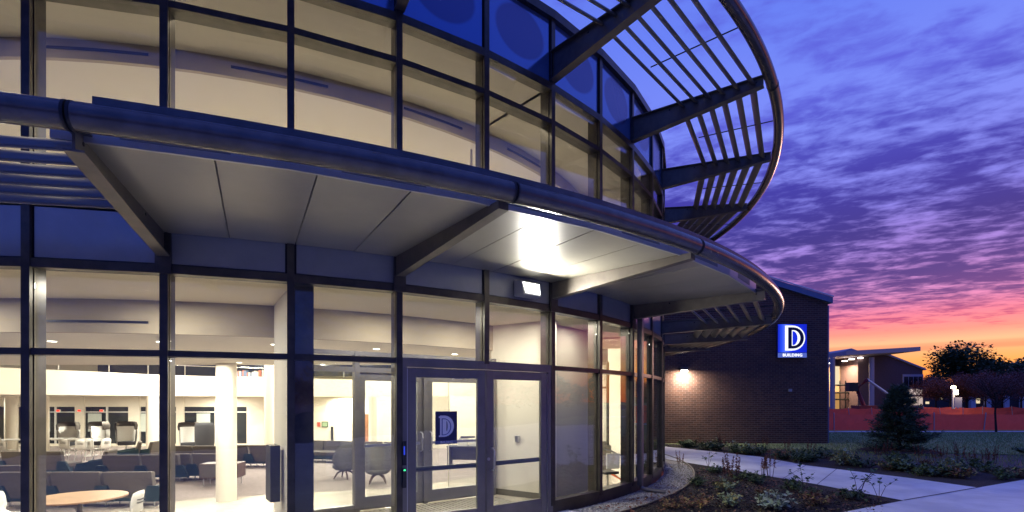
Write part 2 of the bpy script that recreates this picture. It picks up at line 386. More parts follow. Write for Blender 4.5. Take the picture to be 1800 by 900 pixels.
# slot diffusers in both bulkheads
for z, rr, lst in ((2.60, 8.27, [(-7.2,-5.8),(-4.2,-2.8),(-1.27,.19)]), (5.93, 8.47, [(-7.7,-6.5),(-5.4,-4.2),(-3.2,-2.0),(-.94,.28),(1.25,2.48),(3.59,4.63),(5.63,6.9),(8,9.2),(10.3,11.5)])):
    for a, c in lst: disc(rr-.015, rr+.004, z, z+.028, 8, ph(a), ph(c)).build('slot_diffuser', M_black, bld)
# downlights
dl = MB(); dl.cyl((0,0), .055, -.006, 0, 16, 0); dl.cyl((0,0), .075, -.003, 0.0, 16, 1); dl = dl.mesh('downlight', [M_lamp, M_white])
for r_, kz in [(7.2,k*1.9-4) for k in range(8)]+[(5.0,k*2.6-4) for k in range(6)]+[(2.9,-1.5),(2.9,4)]:
    o = obj('downlight', dl, bld, pol(r_, kz, 2.479))
for r_, kz in [(9.5,-2.6),(9.5,8.4)]:
    o = obj('downlight', dl, bld, pol(r_, kz, 2.899))

def area(name, loc, size, power, col=(1,.90,.74), rot=(0,0,0), shape='DISK', sy=None, parent=None):
    d = bpy.data.lights.new(name, 'AREA'); d.shape = shape; d.size = size; d.energy = power; d.color = col
    if sy: d.size_y = sy
    o = bpy.data.objects.new(name, d); COL.objects.link(o); o.location = loc; o.rotation_euler = rot
    if parent: o.parent = parent
    return o
LW = (1,.92,.79)
for r_, kz, p in [(7.0,-5,110),(7.0,-1,115),(7.0,3,115),(6.2,6,120),(7.0,11,120),(3.5,-3,170),(3.5,4,170)]:
    area('ceiling_lamp', pol(r_, kz, 2.44, True), .5, p, LW)
for r_, kz, p in [(9.1,-5,45),(9.1,-2,45),(9.1,.5,45),(9.1,3.2,40),(9.1,4.6,40),(9.65,5.5,26),(9.65,6.4,14),(9.2,8.4,8),(9.1,9.4,30)]:
    area('perimeter_fill', pol(r_, kz, 2.87, True), .3, p, LW)  # fill added behind the glass to lift the dark bays
for r_, kz, p in [(6.5,-5,75),(6.5,0,80),(6.5,3.8,65),(7.2,6.5,65),(7,11,60),(2,0,80)]:
    area('upper_lamp', pol(r_, kz, 5.75, True), .6, p*.92, (1,.91,.77))

for kz in (-4,-1,1.6,4.2,6.4,9): area('upper_fill', pol(9.3, kz, 6.02, True), .2, 9, (1,.84,.62))  # unseen lamps added to lighten the dim upper bulkhead
# ------------------------------------------------------------------ lobby behind the drum
L0, L1, LB, LF = -31.0, 3.3, 34.0, 14.9       # left, right, back, front of the lobby box
FZ = -.75
def ip(b_, name, mat): return b_.build(name, mat, bld, (-CX,-CY,0))
ax = [(CX+(R+.02)*sin(ph(k)), CY-(R+.02)*cos(ph(k))) for k in [K0+(K1-K0)*i/48 for i in range(49)]]
foot = ax+[(L1,LF+.0),(L1,LB),(L0,LB),(L0,LF-4),(ax[0][0]-.0,LF-4)]
foot = [p for i,p in enumerate(foot)]
def sheet(name, outer, holes, z, mat, kind='structure'):
    polys = [[Vector((x,y,z)) for x,y in outer]]+[[Vector((x,y,z)) for x,y in h] for h in holes]
    tris = tessellate_polygon(polys); vs = [v_ for p in polys for v_ in p]
    b = MB(); b.add(vs, [tuple(t_) for t_ in tris]); me = b.mesh(name, mat)
    bm = bmesh.new(); bm.from_mesh(me); bmesh.ops.recalc_face_normals(bm, faces=bm.faces)
    if sum(f.normal.z for f in bm.faces) < 0: bmesh.ops.reverse_faces(bm, faces=bm.faces)
    bm.to_mesh(me); bm.free()
    o = obj(name, me); o['kind'] = kind; return o
sheet('lobby_floor', foot, [], FZ, M_tile)
cp = [gp(250,890,FZ), gp(345,876,FZ), gp(430,872,FZ), gp(560,865,FZ), gp(700,858,FZ), gp(860,835,FZ), (-1,21), (-2,27), (-24,27), (-24,17), gp(-300,880,FZ), gp(100,905,FZ)]
cpf = [(x,y) for x,y in cp]
sheet('carpet', cpf, [], FZ+.004, M_carpet)
b = MB(); b.box(L0, L1, LB, LB+.2, FZ, 5.2); b.box(L0-.2, L0, LF-4, LB+.2, FZ, 5.2); ip(b, 'lobby_wall', M_cream)
b = MB(); b.box(L1, L1+.2, LF, LB+.2, FZ, 5.2); b.box(L1+.2, L1+.3, LF, LB+.2, 0, 5.2, 1); ip(b, 'lobby_wall', [M_cream, M_brick])
b = MB(); b.box(L0, ax[0][0]-.05, LF-4.2, LF-4.0, FZ, 5.2); ip(b, 'lobby_wall', M_cream)
b = MB(); b.box(L0-.2, L1+.3, CY+9.6, LB+.3, 5.2, 5.4); b.box(L0-.2, CX-9.3, LF-4.2, CY+9.6, 5.2, 5.4); b.box(CX+9.3, L1+.3, LF, CY+9.6, 5.2, 5.4)
ip(b, 'lobby_roof', M_cream)
# curved mezzanine balcony
mz = [(-30,14.5),(-22,15.0),(-18.6,17.0),(-16.7,20.2),(-15.5,23.2),(-13.3,25.2),(-10,27.4),(-6.2,29.2),(3.2,29.6)]
def smooth(pts, n=6):
    out = []
    for i in range(len(pts)-1):
        p0 = pts[max(i-1,0)]; p1 = pts[i]; p2 = pts[i+1]; p3 = pts[min(i+2,len(pts)-1)]
        for j in range(n):
            t = j/n
            out.append(tuple(.5*((2*p1[a])+(-p0[a]+p2[a])*t+(2*p0[a]-5*p1[a]+4*p2[a]-p3[a])*t*t+(-p0[a]+3*p1[a]-3*p2[a]+p3[a])*t**3) for a in (0,1)))
    return out+[pts[-1]]
mzs = smooth(mz)
b = MB(); vs = [(x,y,z) for x,y in mzs for z in (1.83,2.76)]+[(x,y+.15,z) for x,y in mzs for z in (1.83,2.76)]; n = len(mzs)
b.add(vs, [(2*i,2*i+2,2*i+3,2*i+1) for i in range(n-1)]+[(2*n+2*i+1,2*n+2*i+3,2*n+2*i+2,2*n+2*i) for i in range(n-1)]+[(2*i+1,2*i+3,2*n+2*i+3,2*n+2*i+1) for i in range(n-1)])
ip(b, 'balcony_front', M_cream)
b = MB(); b.add([(x,y,1.84) for x,y in mzs]+[(3.2,LB-.05,1.84),(-30,LB-.05,1.84)], [])
tr = tessellate_polygon([[Vector((x,y,0)) for x,y in mzs+[(3.2,LB-.05),(-30.9,LB-.05),(-30.9,14.5)]]])
pv = mzs+[(3.2,LB-.05),(-30.9,LB-.05),(-30.9,14.5)]
b = MB(); b.add([(x,y,1.85) for x,y in pv], [tuple(t_) for t_ in tr]); b.add([(x,y,2.6) for x,y in pv], [tuple(t_) for t_ in tr]); ip(b, 'balcony_slab', M_cream)
b = MB(); b.tube([(x,y+.05,3.22) for x,y in mzs], .022, 6); ip(b, 'balcony_rail', M_chrome)
for i in range(2, n-1, 3):
    b = MB(); b.cyl(mzs[i], .022, 2.76, 3.22, 6); ip(b, 'rail_post', M_chrome)
# rear ground floor windows, wall, pilasters
YB = 27.6
b = MB(); b.box(-30, -13.0, YB, YB+.1, 1.30, 1.86); b.box(-30, -13, YB, YB+.1, FZ, FZ+.12)
for x0, x1 in ((-13.9,-13.0),(-17.6,-17.2),(-20.1,-19.5),(-22.9,-22.4),(-25.6,-25.0)): b.box(x0, x1, YB-.06, YB+.1, FZ, 1.84)
ip(b, 'rear_window_wall', M_cream)
b = MB(); b.box(-13.0, -4.6, 28.6, 28.75, FZ, 1.86); b.box(-13.1, -12.95, YB, 28.75, FZ, 1.86); b.box(-3.6, 3.2, 28.6, 28.75, FZ, 1.86); ip(b, 'lobby_wall', M_cream)
b = MB(); b.box(-4.6, -3.6, 30.0, 30.1, FZ, 1.8); ip(b, 'recess_wall', M_oak)
for x0, x1 in ((-25.0,-22.9),(-22.4,-20.1),(-19.5,-17.6),(-17.2,-13.9)):
    o = MB().box(x0, x1, YB+.03, YB+.06, FZ+.12, 1.30).build('rear_window', M_nightglass, bld, (-CX,-CY,0))
    xm = (x0+x1)/2
    b = MB(); b.box(xm-.04, xm+.04, YB-.03, YB+.03, FZ+.12, 1.3); b.box(x0, x1, YB-.02, YB+.03, 1.0, 1.05); b.build('window_frame', M_white, o)
    MB().box(xm-1.0, xm-.3, YB-.01, YB+.02, .0, .95).build('white_board', M_board, o)
for xx in (103, 140, 179):
    p = px(xx, 722, 27.3); b = MB(); b.box(-.10,.10,-.03,.03,-.06,.06,0); b.box(-.08,.08,-.035,-.03,-.045,.045,1)
    e = b.build('exit_sign', [M_white, M_exit], None, p); tag(e, 'small red exit sign hanging before the far windows, %s' % {103:'leftmost of three',140:'middle of three',179:'rightmost of three'}[xx], 'exit sign', 'exit signs by the far windows')
# book shelves / dark windows above the balcony
b = MB(); b.box(-26, -5, 33.0, 33.06, 3.15, 4.3); ip(b, 'upper_window', M_nightglass)
bk_m = [pbr('book_a',(.55,.5,.42)), pbr('book_b',(.35,.1,.06)), pbr('book_c',(.08,.12,.2)), pbr('book_d',(.7,.68,.6))]
sh = thing('bookshelf', 'low white shelf of books on the mezzanine, seen through the second window from the left', 'bookshelf', (-14.4,29.5,2.6))
MB().box(-1.6,1.6,0,.35,0,.36).build('shelf_body', M_white, sh)
x = -1.5
while x < 1.5:
    w = random.uniform(.05,.11); h = random.uniform(.22,.38)
    if random.random() < .8: MB().box(x, x+w*.9, .02, .28, .362, .362+h).build('book', random.choice(bk_m), sh)
    x += w
# columns
for (xx, Yd, r_, z1) in ((398,12.4,.22,2.47),(268,23.0,.24,1.83),(655,26.5,.2,1.83),(475,21.5,.22,5.2),(76,22,.2,1.83),(20,24,.24,1.83)):
    X = (xx-900)/FPX*Yd
    b = MB(); b.cyl((X,Yd), r_, FZ, z1, 28); ip(b, 'column', M_cream)
for x, y, z, p in [(-22,20,5.1,1100),(-18.5,14.5,5.1,700),(-12.5,20.5,5.1,700),(-7,20,5.1,700),(-2,18,5.1,500),(-15.2,22.4,5.1,700),(-12,25,5.1,500),(-6,26.8,5.1,450),
                   (-24,24,1.78,260),(-19,25,1.78,260),(-15,26.3,1.78,220),(-9,28.1,1.78,220),(-2,26,5.1,450),(1,21,5.1,300)]:
    area('lobby_lamp', (x,y,z), .6, p, LW)
area('mezzanine_lamp', (-16,29,5.0), .6, 500, LW); area('mezzanine_lamp', (-6,31,5.0), .6, 300, LW)

# ------------------------------------------------------------------ vestibule
ca, sa = cos(ph(4)), sin(ph(4))
def vw(t, d, z=0):      # t along the door wall, d outward distance from the centre, in the building frame
    return (t*ca + d*sa, t*sa - d*ca, z)
VM = Matrix(((ca, -sa, 0, 0), (sa, ca, 0, 0), (0, 0, 1, 0), (0, 0, 0, 1)))   # local (t, -d, z) -> building frame
def vbox(b_, t0, t1, d0, d1, z0, z1, m=0): return b_.box(t0, t1, -d1, -d0, z0, z1, m, VM)
# floor slab of the vestibule with entrance mat
b = MB(); vbox(b, -1.95, 1.7, 8.1, 9.98, FZ, -.002); o = b.build('vestibule_floor', M_tile, None, (CX,CY,0)); o['kind'] = 'structure'
b = MB()
for i in range(34):
    vbox(b, -1.25+i*.075, -1.25+i*.075+.05, 8.3, 9.85, -.002, .006 if i%2 else .004)
o = b.build('entrance_mat', pbr('mat_grey',(.22,.2,.18),.9,var=.2,vscale=30), None, (CX,CY,0)); tag(o, 'grey ribbed entrance mat on the vestibule floor behind the doors', 'mat')
# inner storefront: sidelight | door | door | wall
b = MB()
for t in (-2.02,-1.03,.06,1.34): vbox(b, t-.035, t+.035, 8.16, 8.27, 0, 2.32)
vbox(b, -2.05, 1.38, 8.17, 8.26, 2.26, 2.32); vbox(b, -2.05, 1.38, 8.17, 8.26, 2.02, 2.09); vbox(b, -2.0,-1.06,8.17,8.26,0,.1)
b.build('inner_frame', M_door, bld)
b = MB(); vbox(b, -1.99,-1.07,8.2,8.212,.1,2.02); b.build('inner_pane', M_glass, bld)
b = MB(); vbox(b, -2.05,1.36,8.2,8.212,2.09,2.26); b.build('inner_pane', M_glass, bld)
for t0, t1, hg in ((-1.0,.03,-1),(.09,1.31,1)):
    b = MB(); vbox(b,t0,t0+.1,8.18,8.23,.01,2.01); vbox(b,t1-.1,t1,8.18,8.23,.01,2.01); vbox(b,t0+.1,t1-.1,8.18,8.23,.01,.2); vbox(b,t0+.1,t1-.1,8.18,8.23,1.9,2.01)
    d = b.build('inner_door', M_door, bld)
    b = MB(); vbox(b,t0+.1,t1-.1,8.2,8.21,.2,1.9); b.build('glass_pane', M_glass, d)
    b = MB(); vbox(b,t0+.08,t1-.08,8.26,8.29,.93,.97); b.build('push_bar', M_steel, d)
    b = MB(); tx = t1-.05 if hg < 0 else t0+.05; b.tube([vw(tx,8.25,.82),vw(tx,8.31,.84),vw(tx,8.31,1.1),vw(tx,8.25,1.12)], .012, 8); b.build('handle', M_steel, d)
# side walls
b = MB(); b.prism([(1.38,-8.1),(1.74,-9.08),(1.86,-9.04),(1.50,-8.06)], FZ, 2.9, 0, VM); b.cyl((1.80,-9.16), .13, FZ, 2.9, 20, 0, None, VM)
b.build('vestibule_wall', M_cream, bld)
b = MB(); b.prism([(-2.22,-9.66),(-2.05,-9.66),(-1.93,-8.05),(-2.10,-8.05)], FZ, 2.9, 0, VM); b.build('vestibule_wall', M_cream, bld); b = MB(); vbox(b, -2.24, -2.03, 9.66, 9.74, FZ, 2.9); b.build('wall_end_cover', M_frame, bld)
b = MB(); b.prism([(1.372,-8.1),(1.732,-9.08),(1.74,-9.08),(1.38,-8.1)], 0, .1, 0, VM); b.build('baseboard', pbr('baseboard',(.12,.11,.1),.6), bld)
b = MB(); vbox(b, 1.53, 1.57, 8.60, 8.68, .92, 1.02); b.build('wall_outlet', M_steel, bld)
# cream wall right behind the glass to the right of the doors, and walls deeper in
disc(9.05, 9.15, FZ, 2.9, 8, ph(5.66), ph(7.42)).build('lining_wall', M_beige, bld)
disc(5.6, 9.14, FZ, 2.9, 2, ph(7.42), ph(7.48)).build('partition_wall', M_cream, bld)
disc(8.6, 9.6, FZ, 2.9, 2, ph(8.2), ph(8.4)).build('pilaster', M_cream, bld)
disc(6.2, 6.4, FZ, 2.48, 16, ph(8.6), ph(14)).build('partition_wall', M_beige, bld)
disc(8.2, 9.9, 3.46, 6.06, 2, ph(5.0), ph(5.05)).build('upper_partition', M_beige, bld)
b = disc(6.0, 9.9, 3.46, 6.06, 2, ph(8.5), ph(8.55)); b.build('upper_partition', M_beige, bld)
# wall display seen edge-on at the vestibule's left wall
b = MB(); vbox(b, -2.31, -2.20, 8.62, 8.90, .38, 1.06); o = b.build('wall_display', M_black, None, (CX,CY,0)); tag(o, 'dark wall mounted panel seen edge-on beside the vestibule wall', 'display panel')

# ------------------------------------------------------------------ entrance doors (bays 3 and 4)
fz = 2.0
b = MB()
def bayM(k): a = ph(k); return Matrix.Rotation(a, 4, 'Z')
for k in (3, 4):
    Mx = bayM(k+.5)
    b.box(-HW, HW, -A-.05, -A+.09, fz, Z_TR+.035, 0, Mx)
for k, sx in ((3,1),(5,-1)):
    Mx = bayM(k+.5 if k == 3 else k-.5); xx = -HW if sx > 0 else HW
    b.box(min(xx,xx+sx*.09), max(xx,xx+sx*.09), -A-.048, -A+.09, -.0, fz, 0, Mx)
b.build('door_frame', M_door, bld)
b = MB()
for k in (3,4): b.box(-HW, HW, -A-.06, -A+.12, -.02, .006, 0, bayM(k+.5))
b.build('threshold', M_steel, bld)
for k, side in ((3,-1),(4,1)):           # side: hinge side
    x0, x1 = (-HW+.095, HW-.006) if side < 0 else (-HW+.006, HW-.095)
    y0, y1 = -A-.03, -A+.015
    b = MB(); st = .115
    b.box(x0, x0+st, y0, y1, .012, fz-.008); b.box(x1-st, x1, y0, y1, .012, fz-.008)
    b.box(x0+st, x1-st, y0, y1, .012, .25); b.box(x0+st, x1-st, y0, y1, fz-.12, fz-.008)
    d = b.build('entrance_door', M_door, bld, None, ph(k+.5)); bevel(d, .004)
    MB().box(x0+st-.005, x1-st+.005, y0+.018, y0+.028, .245, fz-.115).build('glass_pane', M_glass, d)
    b = MB(); b.box(x0+st, x1-st, y1-.001, y1+.006, .76, .80, 0); b.box(x0+.04, x1-.04, y1+.035, y1+.07, .765, .81, 0); b.build('push_bar', M_black, d)
    b = MB(); xh = x0-.008 if side < 0 else x1+.008; b.box(xh-.012, xh+.012, y0-.012, y0+.01, .03, fz-.02); b.build('hinge', M_steel, d)
    if side > 0:
        xc = x0+.06
        b = MB(); b.tube([(xc,y0,.72),(xc+.0,y0-.06,.72),(xc+.012,y0-.075,.76),(xc+.012,y0-.075,.96),(xc,y0-.06,1.0),(xc,y0,1.0)], .012, 8); b.build('pull_handle', M_steel, d)
        MB().cyl((0,0), .02, 0, .012, 14, 0, None, Matrix.Translation((xc-.03,y0,.86)) @ Matrix.Rotation(pi/2,4,'X')).build('lock_cylinder', M_steel, d)
    else:
        b = MB(); b.box(x1-.42, x1-.30, y1-.0, y1+.05, fz-.13, fz-.08); b.build('door_closer', M_steel, d)
# letter D
def d_shape(w, h, st, n=14):
    r = h/2; xs = w-r if w > r else 0
    def outl(x0, x1, zz0, zz1):
        rr = (zz1-zz0)/2; bx = min(rr, (x1-x0)*.8); cxx = x1-bx
        return [(x0,zz0)]+[(cxx+bx*cos(-pi/2+pi*i/n), (zz0+zz1)/2+rr*sin(-pi/2+pi*i/n)) for i in range(n+1)]+[(x0,zz1)]
    return outl(0,w,0,h), outl(st,w-st,st*.8,h-st*.8)
def ring_plate(outer, inner, y0, y1, b_, m=0, ox=0, oz=0):
    n = len(outer)
    vs = [(x+ox,y,z+oz) for y in (y0,y1) for x,z in outer]+[(x+ox,y,z+oz) for y in (y0,y1) for x,z in inner]
    o0, o1, i0, i1 = 0, n, 2*n, 3*n; fs = []
    for j in range(n):
        k = (j+1)%n
        fs += [(o0+j,o0+k,i0+k,i0+j),(o1+k,o1+j,i1+j,i1+k),(o0+k,o0+j,o1+j,o1+k),(i0+j,i0+k,i1+k,i1+j)]
    b_.add(vs, fs, m)
def text_mesh(txt, size, mat, ext=.002, off=0.0, sp=1.0):
    c = bpy.data.curves.new('lettering','FONT'); c.body = txt; c.size = size; c.extrude = ext; c.offset = off; c.align_x = 'CENTER'; c.align_y = 'CENTER'; c.space_character = sp
    o = bpy.data.objects.new('lettering_source', c); me = bpy.data.meshes.new_from_object(o)
    bpy.data.objects.remove(o); me.materials.clear(); me.materials.append(mat); me.name = 'lettering'
    return me
RX = Matrix.Rotation(pi/2,4,'X')
# poster on the left leaf
Mx = bayM(3.5)
ps = thing('door_poster', 'navy square poster with a silver letter D taped inside the left entrance door', 'sign', (CX,CY,0), ph(3.5))
yy = -A-.03+.012
MB().box(-.115,.175,yy,yy+.004,1.075,1.475).build('poster_sheet', M_navy, ps)
o_, i_ = d_shape(.185,.26,.085); b = MB(); ring_plate(o_, i_, yy-.003, yy, b, 0, -.055, 1.165); b.box(-.07,-.04,yy-.003,yy,1.165,1.185); b.box(-.07,-.04,yy-.003,yy,1.395,1.415); b.build('letter', M_silver, ps)
o_, i_ = d_shape(.128,.206,.013); b = MB(); ring_plate(o_, i_, yy-.0045, yy-.003, b, 0, -.035, 1.184); b.build('letter_inline', pbr('blue_inline',(.16,.2,.4),.4), ps)
MB().box(-.115,.175,yy-.003,yy,1.082,1.118).build('caption_strip', pbr('strip_blue',(.12,.15,.3),.4), ps)
o = obj('lettering', text_mesh('BUILDING', .036, M_silver, .001, .0004), ps, (.03,yy-.005,1.1)); o.rotation_euler = (pi/2,0,0)
# card reader
b = MB(); b.box(-HW+.025, -HW+.068, -A-.085, -A-.048, .86, 1.14, 0); b.box(-HW+.025,-HW+.068,-A-.085,-A-.048,.60,.82,0); b.box(-HW+.034,-HW+.05,-A-.088,-A-.084,.98,1.08,1); b.box(-HW+.034,-HW+.058,-A-.088,-A-.084,.795,.812,2)
o = b.build('card_reader', [M_black, M_ledb, M_led], None, (CX,CY,0), ph(3.5)); tag(o, 'black card reader with blue and green lights on the left door post', 'card reader')

# ------------------------------------------------------------------ canopy
ZT, RT, rt = 3.31, 12.27, .085
cn_deck = disc(10.12, 12.06, 3.295, 3.40, 30, ph(1)+.012, ph(7)-.004)
canopy = thing('entrance_canopy', 'curved grey metal canopy with round rim tube and silver soffit panels over the entrance', 'canopy', (CX,CY,0))
cn_deck.build('roof_deck', M_deck, canopy)
def arc(r, k0, k1, z, n): return [pol(r, k0+(k1-k0)*i/n, z) for i in range(n+1)]
def rim(k0, k1, z, parent, r=RT, rad=rt):
    b = MB(); b.tube(arc(r, k0, k1, z, int((k1-k0)*6)+4), rad, 18); b.build('rim_tube', M_tube, parent)
    for kk in (k0, k1):
        b = MB(); b.tube(arc(r, kk-.006, kk+.006, z, 1), rad+.003, 18); b.build('joint_ring', M_gasket, parent)
for k0, k1 in ((-8,-3.0),(-3.0,1.13),(1.15,3.2),(3.22,5.0),(5.02,9.0),(9.02,13),(13.02,16)): rim(k0, k1, ZT, canopy)
b = disc(RT-.005, RT+.01, ZT+.05, ZT+.135, 60, ph(1.22), ph(7.0)); b.build('rim_flashing', M_tube, canopy)
# soffit panels, two per bay
SI = [1.0,1.5,2.04,2.56,3.0,3.57,4.09,4.6,5.0,5.5,6,6.5,7]; SO = [1.11,1.66,2.14,2.65,3.17,3.54,4.0,4.52,5.03,5.5,6,6.5,7]
def wedge(b_, r0, r1, a, z0, z1, gap=.007, m=0):
    pts = [(-r0*sin(a)+gap,-r0*cos(a)),(-r1*sin(a)+gap,-r1*cos(a)),(r1*sin(a)-gap,-r1*cos(a)),(r0*sin(a)-gap,-r0*cos(a))]
    return b_.prism(pts, z0, z1, m)
for i in range(12):
    e = .0005; P_ = [pol(10.10,SI[i]+e*9), pol(12.05,SO[i]+e*9), pol(12.05,(SO[i]+SO[i+1])/2), pol(12.05,SO[i+1]-e*9), pol(10.10,SI[i+1]-e*9)]
    MB().prism([p_[:2] for p_ in P_], 3.262+.0008*(i%3), 3.292).build('soffit_panel', M_soffit, canopy)
SKEW = {1:.085, 3:.12, 5:.03}
def put_beam(me, k):
    a = ph(k)+SKEW.get(k, 0); p = Vector(pol(10.1, k)); q = Matrix.Rotation(a, 3, 'Z') @ Vector((0,-10.1,0))
    return obj('bracket_beam', me, canopy, p-q, a)
tm = MB(); wedge(tm, 12.052, 12.075, DP/2, 3.25, 3.41, 0); tm = tm.mesh('edge_trim', M_trim)
for i in range(6): obj('edge_trim', tm, canopy, None, ph(1.5+i))
def beam_mesh(r0, r1, zb0, zb1, zt, fl=.055, mt=M_beam):
    """tapered I-beam running outward along -Y"""
    b = MB()
    def pl(x0, x1, z0a, z1a, z0b, z1b):
        vs = [(x,y,z) for (y,za,zb_) in ((-r0,z0a,z1a),(-r1,z0b,z1b)) for z in (za,zb_) for x in (x0,x1)]
        b.add(vs, [(0,1,3,2),(4,6,7,5),(0,4,5,1),(2,3,7,6),(0,2,6,4),(1,5,7,3)])
    pl(-fl, fl, zb0, zb0+.014, zb1, zb1+.014)
    pl(-fl, fl, zt-.014, zt, zt-.014, zt)
    pl(-.008, .008, zb0+.014, zt-.014, zb1+.014, zt-.014)
    return b.mesh('bracket_beam', mt)
bm_low = beam_mesh(10.1, 12.2, 3.02, 3.13, 3.30)
bm_low_box = MB()
vs = [(x,y,z) for (y,z0) in ((-10.1,3.03),(-12.2,3.19)) for z in (z0,3.258) for x in (-.05,.05)]
bm_low_box.add(vs, [(0,1,3,2),(4,6,7,5),(0,4,5,1),(2,3,7,6),(0,2,6,4),(1,5,7,3)]);
bm_low_box = bm_low_box.mesh('bracket_beam', M_beam)
BR = (10.95,11.16,11.37,11.58,11.80,12.02)
def blade(r, k0, k1, z, parent):
    p0 = Vector(pol(r, k0, z)); p1 = Vector(pol(r, k1, z)); d = (p1-p0).normalized(); n_ = Vector((-d.y, d.x, 0)); b = MB(); vs = []
    tilt = radians(45)
    for p in (p0 + d*.012, p1 - d*.012):
        for j in range(12):
            a = 2*pi*j/12; u_, v_ = .078*cos(a), .022*sin(a)
            vs.append(p + n_*(u_*cos(tilt)-v_*sin(tilt)) + Vector((0,0,u_*sin(tilt)+v_*cos(tilt))))
    b.add(vs, [(j,(j+1)%12,12+(j+1)%12,12+j) for j in range(12)], 0, True); b.add(vs, [list(range(12))[::-1], list(range(12,24))])
    o = b.build('louver_blade', M_blade, parent)
    # tie rod clip
    return o
bolt_m = MB()
for x_ in (10.75, 12.08): bolt_m.cyl((0,0), .014, -.012, .012, 8, 0, None, Matrix.Translation((0,-x_,3.23)) @ Matrix.Rotation(pi/2,4,'Y'))
bolt_m = bolt_m.mesh('bolt', M_gasket)
for k in range(-7, 16, 2):
    lou = k < 1 or k > 7
    o = put_beam(bm_low if lou or k in (1,7) else bm_low_box, k); obj('bolt', bolt_m, o)
for k in list(range(-7, 1, 2))+list(range(7, 15, 2)):
    for r_ in BR: blade(r_, k, k+2+(.12*(r_-10.1)/2.1 if k == -1 else 0), 3.235, canopy)
    b = MB(); b.tube([pol(10.95,k+1,3.235), pol(12.2,k+1,3.26)], .009, 6); b.build('tie_rod', M_gasket, canopy)
# upper sunshade
shade = thing('roof_sunshade', 'curved sunshade of dark louvers on bracket beams with a round rim, against the violet sky', 'sunshade', (CX,CY,0))
ZU = 6.47
for k0, k1 in ((-8,-3),(-2.98,1.0),(1.02,5.0),(5.02,7.15),(7.17,11.1),(11.12,16)): rim(k0, k1, ZU, shade, 12.27, .085)
bm_up = beam_mesh(10.1, 12.18, 6.10, 6.36, 6.51, .06)
b = MB()
for x_ in (10.75, 12.08): b.cyl((0,0), .014, -.012, .012, 8, 0, None, Matrix.Translation((0,-x_,6.45)) @ Matrix.Rotation(pi/2,4,'Y'))
bolt_u = b.mesh('bolt', M_gasket)
for k in range(-7, 16, 2):
    o = obj('bracket_beam', bm_up, shade, None, ph(k)); obj('bolt', bolt_u, o)
    if k < 15:
        for r_ in BR: blade(r_, k, k+2, 6.47, shade)
        b = MB(); b.tube([pol(10.95,k+1,6.47), pol(12.2,k+1,6.47)], .009, 6); b.build('tie_rod', M_gasket, shade)
# floodlight on the spandrel between doors and canopy
fl = thing('floodlight', 'grey wall floodlight glowing white above the right entrance door', 'light', pol(10.10,4.54,3.08,True), ph(4.54))
b = MB(); vs = [(-.19,0,-.10),(.19,0,-.10),(.19,0,.12),(-.19,0,.12),(-.15,-.17,-.09),(.15,-.17,-.09),(.17,-.12,.10),(-.17,-.12,.10)]
b.add(vs, [(0,1,5,4),(1,2,6,5),(2,3,7,6),(3,0,4,7),(3,2,1,0),(4,5,6,7)]); o = b.build('lamp_housing', pbr('lamp_grey',(.4,.4,.38),.5), fl); bevel(o, .012)
b = MB(); b.add([(-.125,-.174,-.065),(.125,-.174,-.065),(.145,-.133,.08),(-.145,-.133,.08)], [(0,1,2,3)]); b.add([(-.125,-.170,-.065),(.125,-.170,-.065),(.145,-.129,.08),(-.145,-.129,.08)], [(3,2,1,0)]); b.build('lamp_lens', M_flood, fl)
l = area('flood_lamp', (0,-.27,-.11), .30, 72, (1,.98,.92), (radians(-80),0,0), 'RECTANGLE', .14, fl)
# downspout at mullion 7 with its shoe
dsp = MB(); a7 = ph(7.12)
o = thing('downspout', 'slim grey metal downspout running down the glass wall under the end of the canopy', 'downspout', (CX,CY,0), ph(7.15))
b = MB(); b.box(-.04,.04,-R-.16,-R-.07,.12,3.25); b.build('pipe', M_door, o); b = MB(); b.tube([(0,-R-.115,.16),(0,-R-.13,.08),(0.02,-R-.25,.045),(0.05,-R-.55,.03)], .04, 8); b.build('outlet_shoe', M_door, o)
o = thing('hose_bib', 'small pale hose tap at the foot of the curved glass wall', 'tap', pol(R+.08,9.5,.12,True), ph(9.5))
b = MB(); b.tube([(0,0,.0),(0,-.09,.0),(0,-.12,-.05)], .018, 8); b.tube([(-.03,-.06,.03),(.03,-.06,.03)], .012, 6); b.build('spout', M_white, o)

# ------------------------------------------------------------------ ground
gouter = [(-400,-60),(500,-60),(900,1200),(-400,1200)]
gnd_hole = foot
sheet('ground', gouter, [gnd_hole], -.03, M_asphalt)
drumout = lambda r, k0, k1, n=40: [(CX+r*sin(ph(k0+(k1-k0)*i/n)), CY-r*cos(ph(k0+(k1-k0)*i/n))) for i in range(n+1)]
# gravel apron
gr_o = drumout(10.72, 5.3, 17); gr_i = drumout(R+.03, 5.3, 17)
sheet('gravel_strip', gr_o+gr_i[::-1], [], .0, M_gravel)
b = MB()
dd = disc(10.72, 10.75, -.03, .035, 60, ph(5.3), ph(17)); o = dd.build('gravel_edging', M_beam, None, (CX,CY,0)); o['kind'] = 'structure'
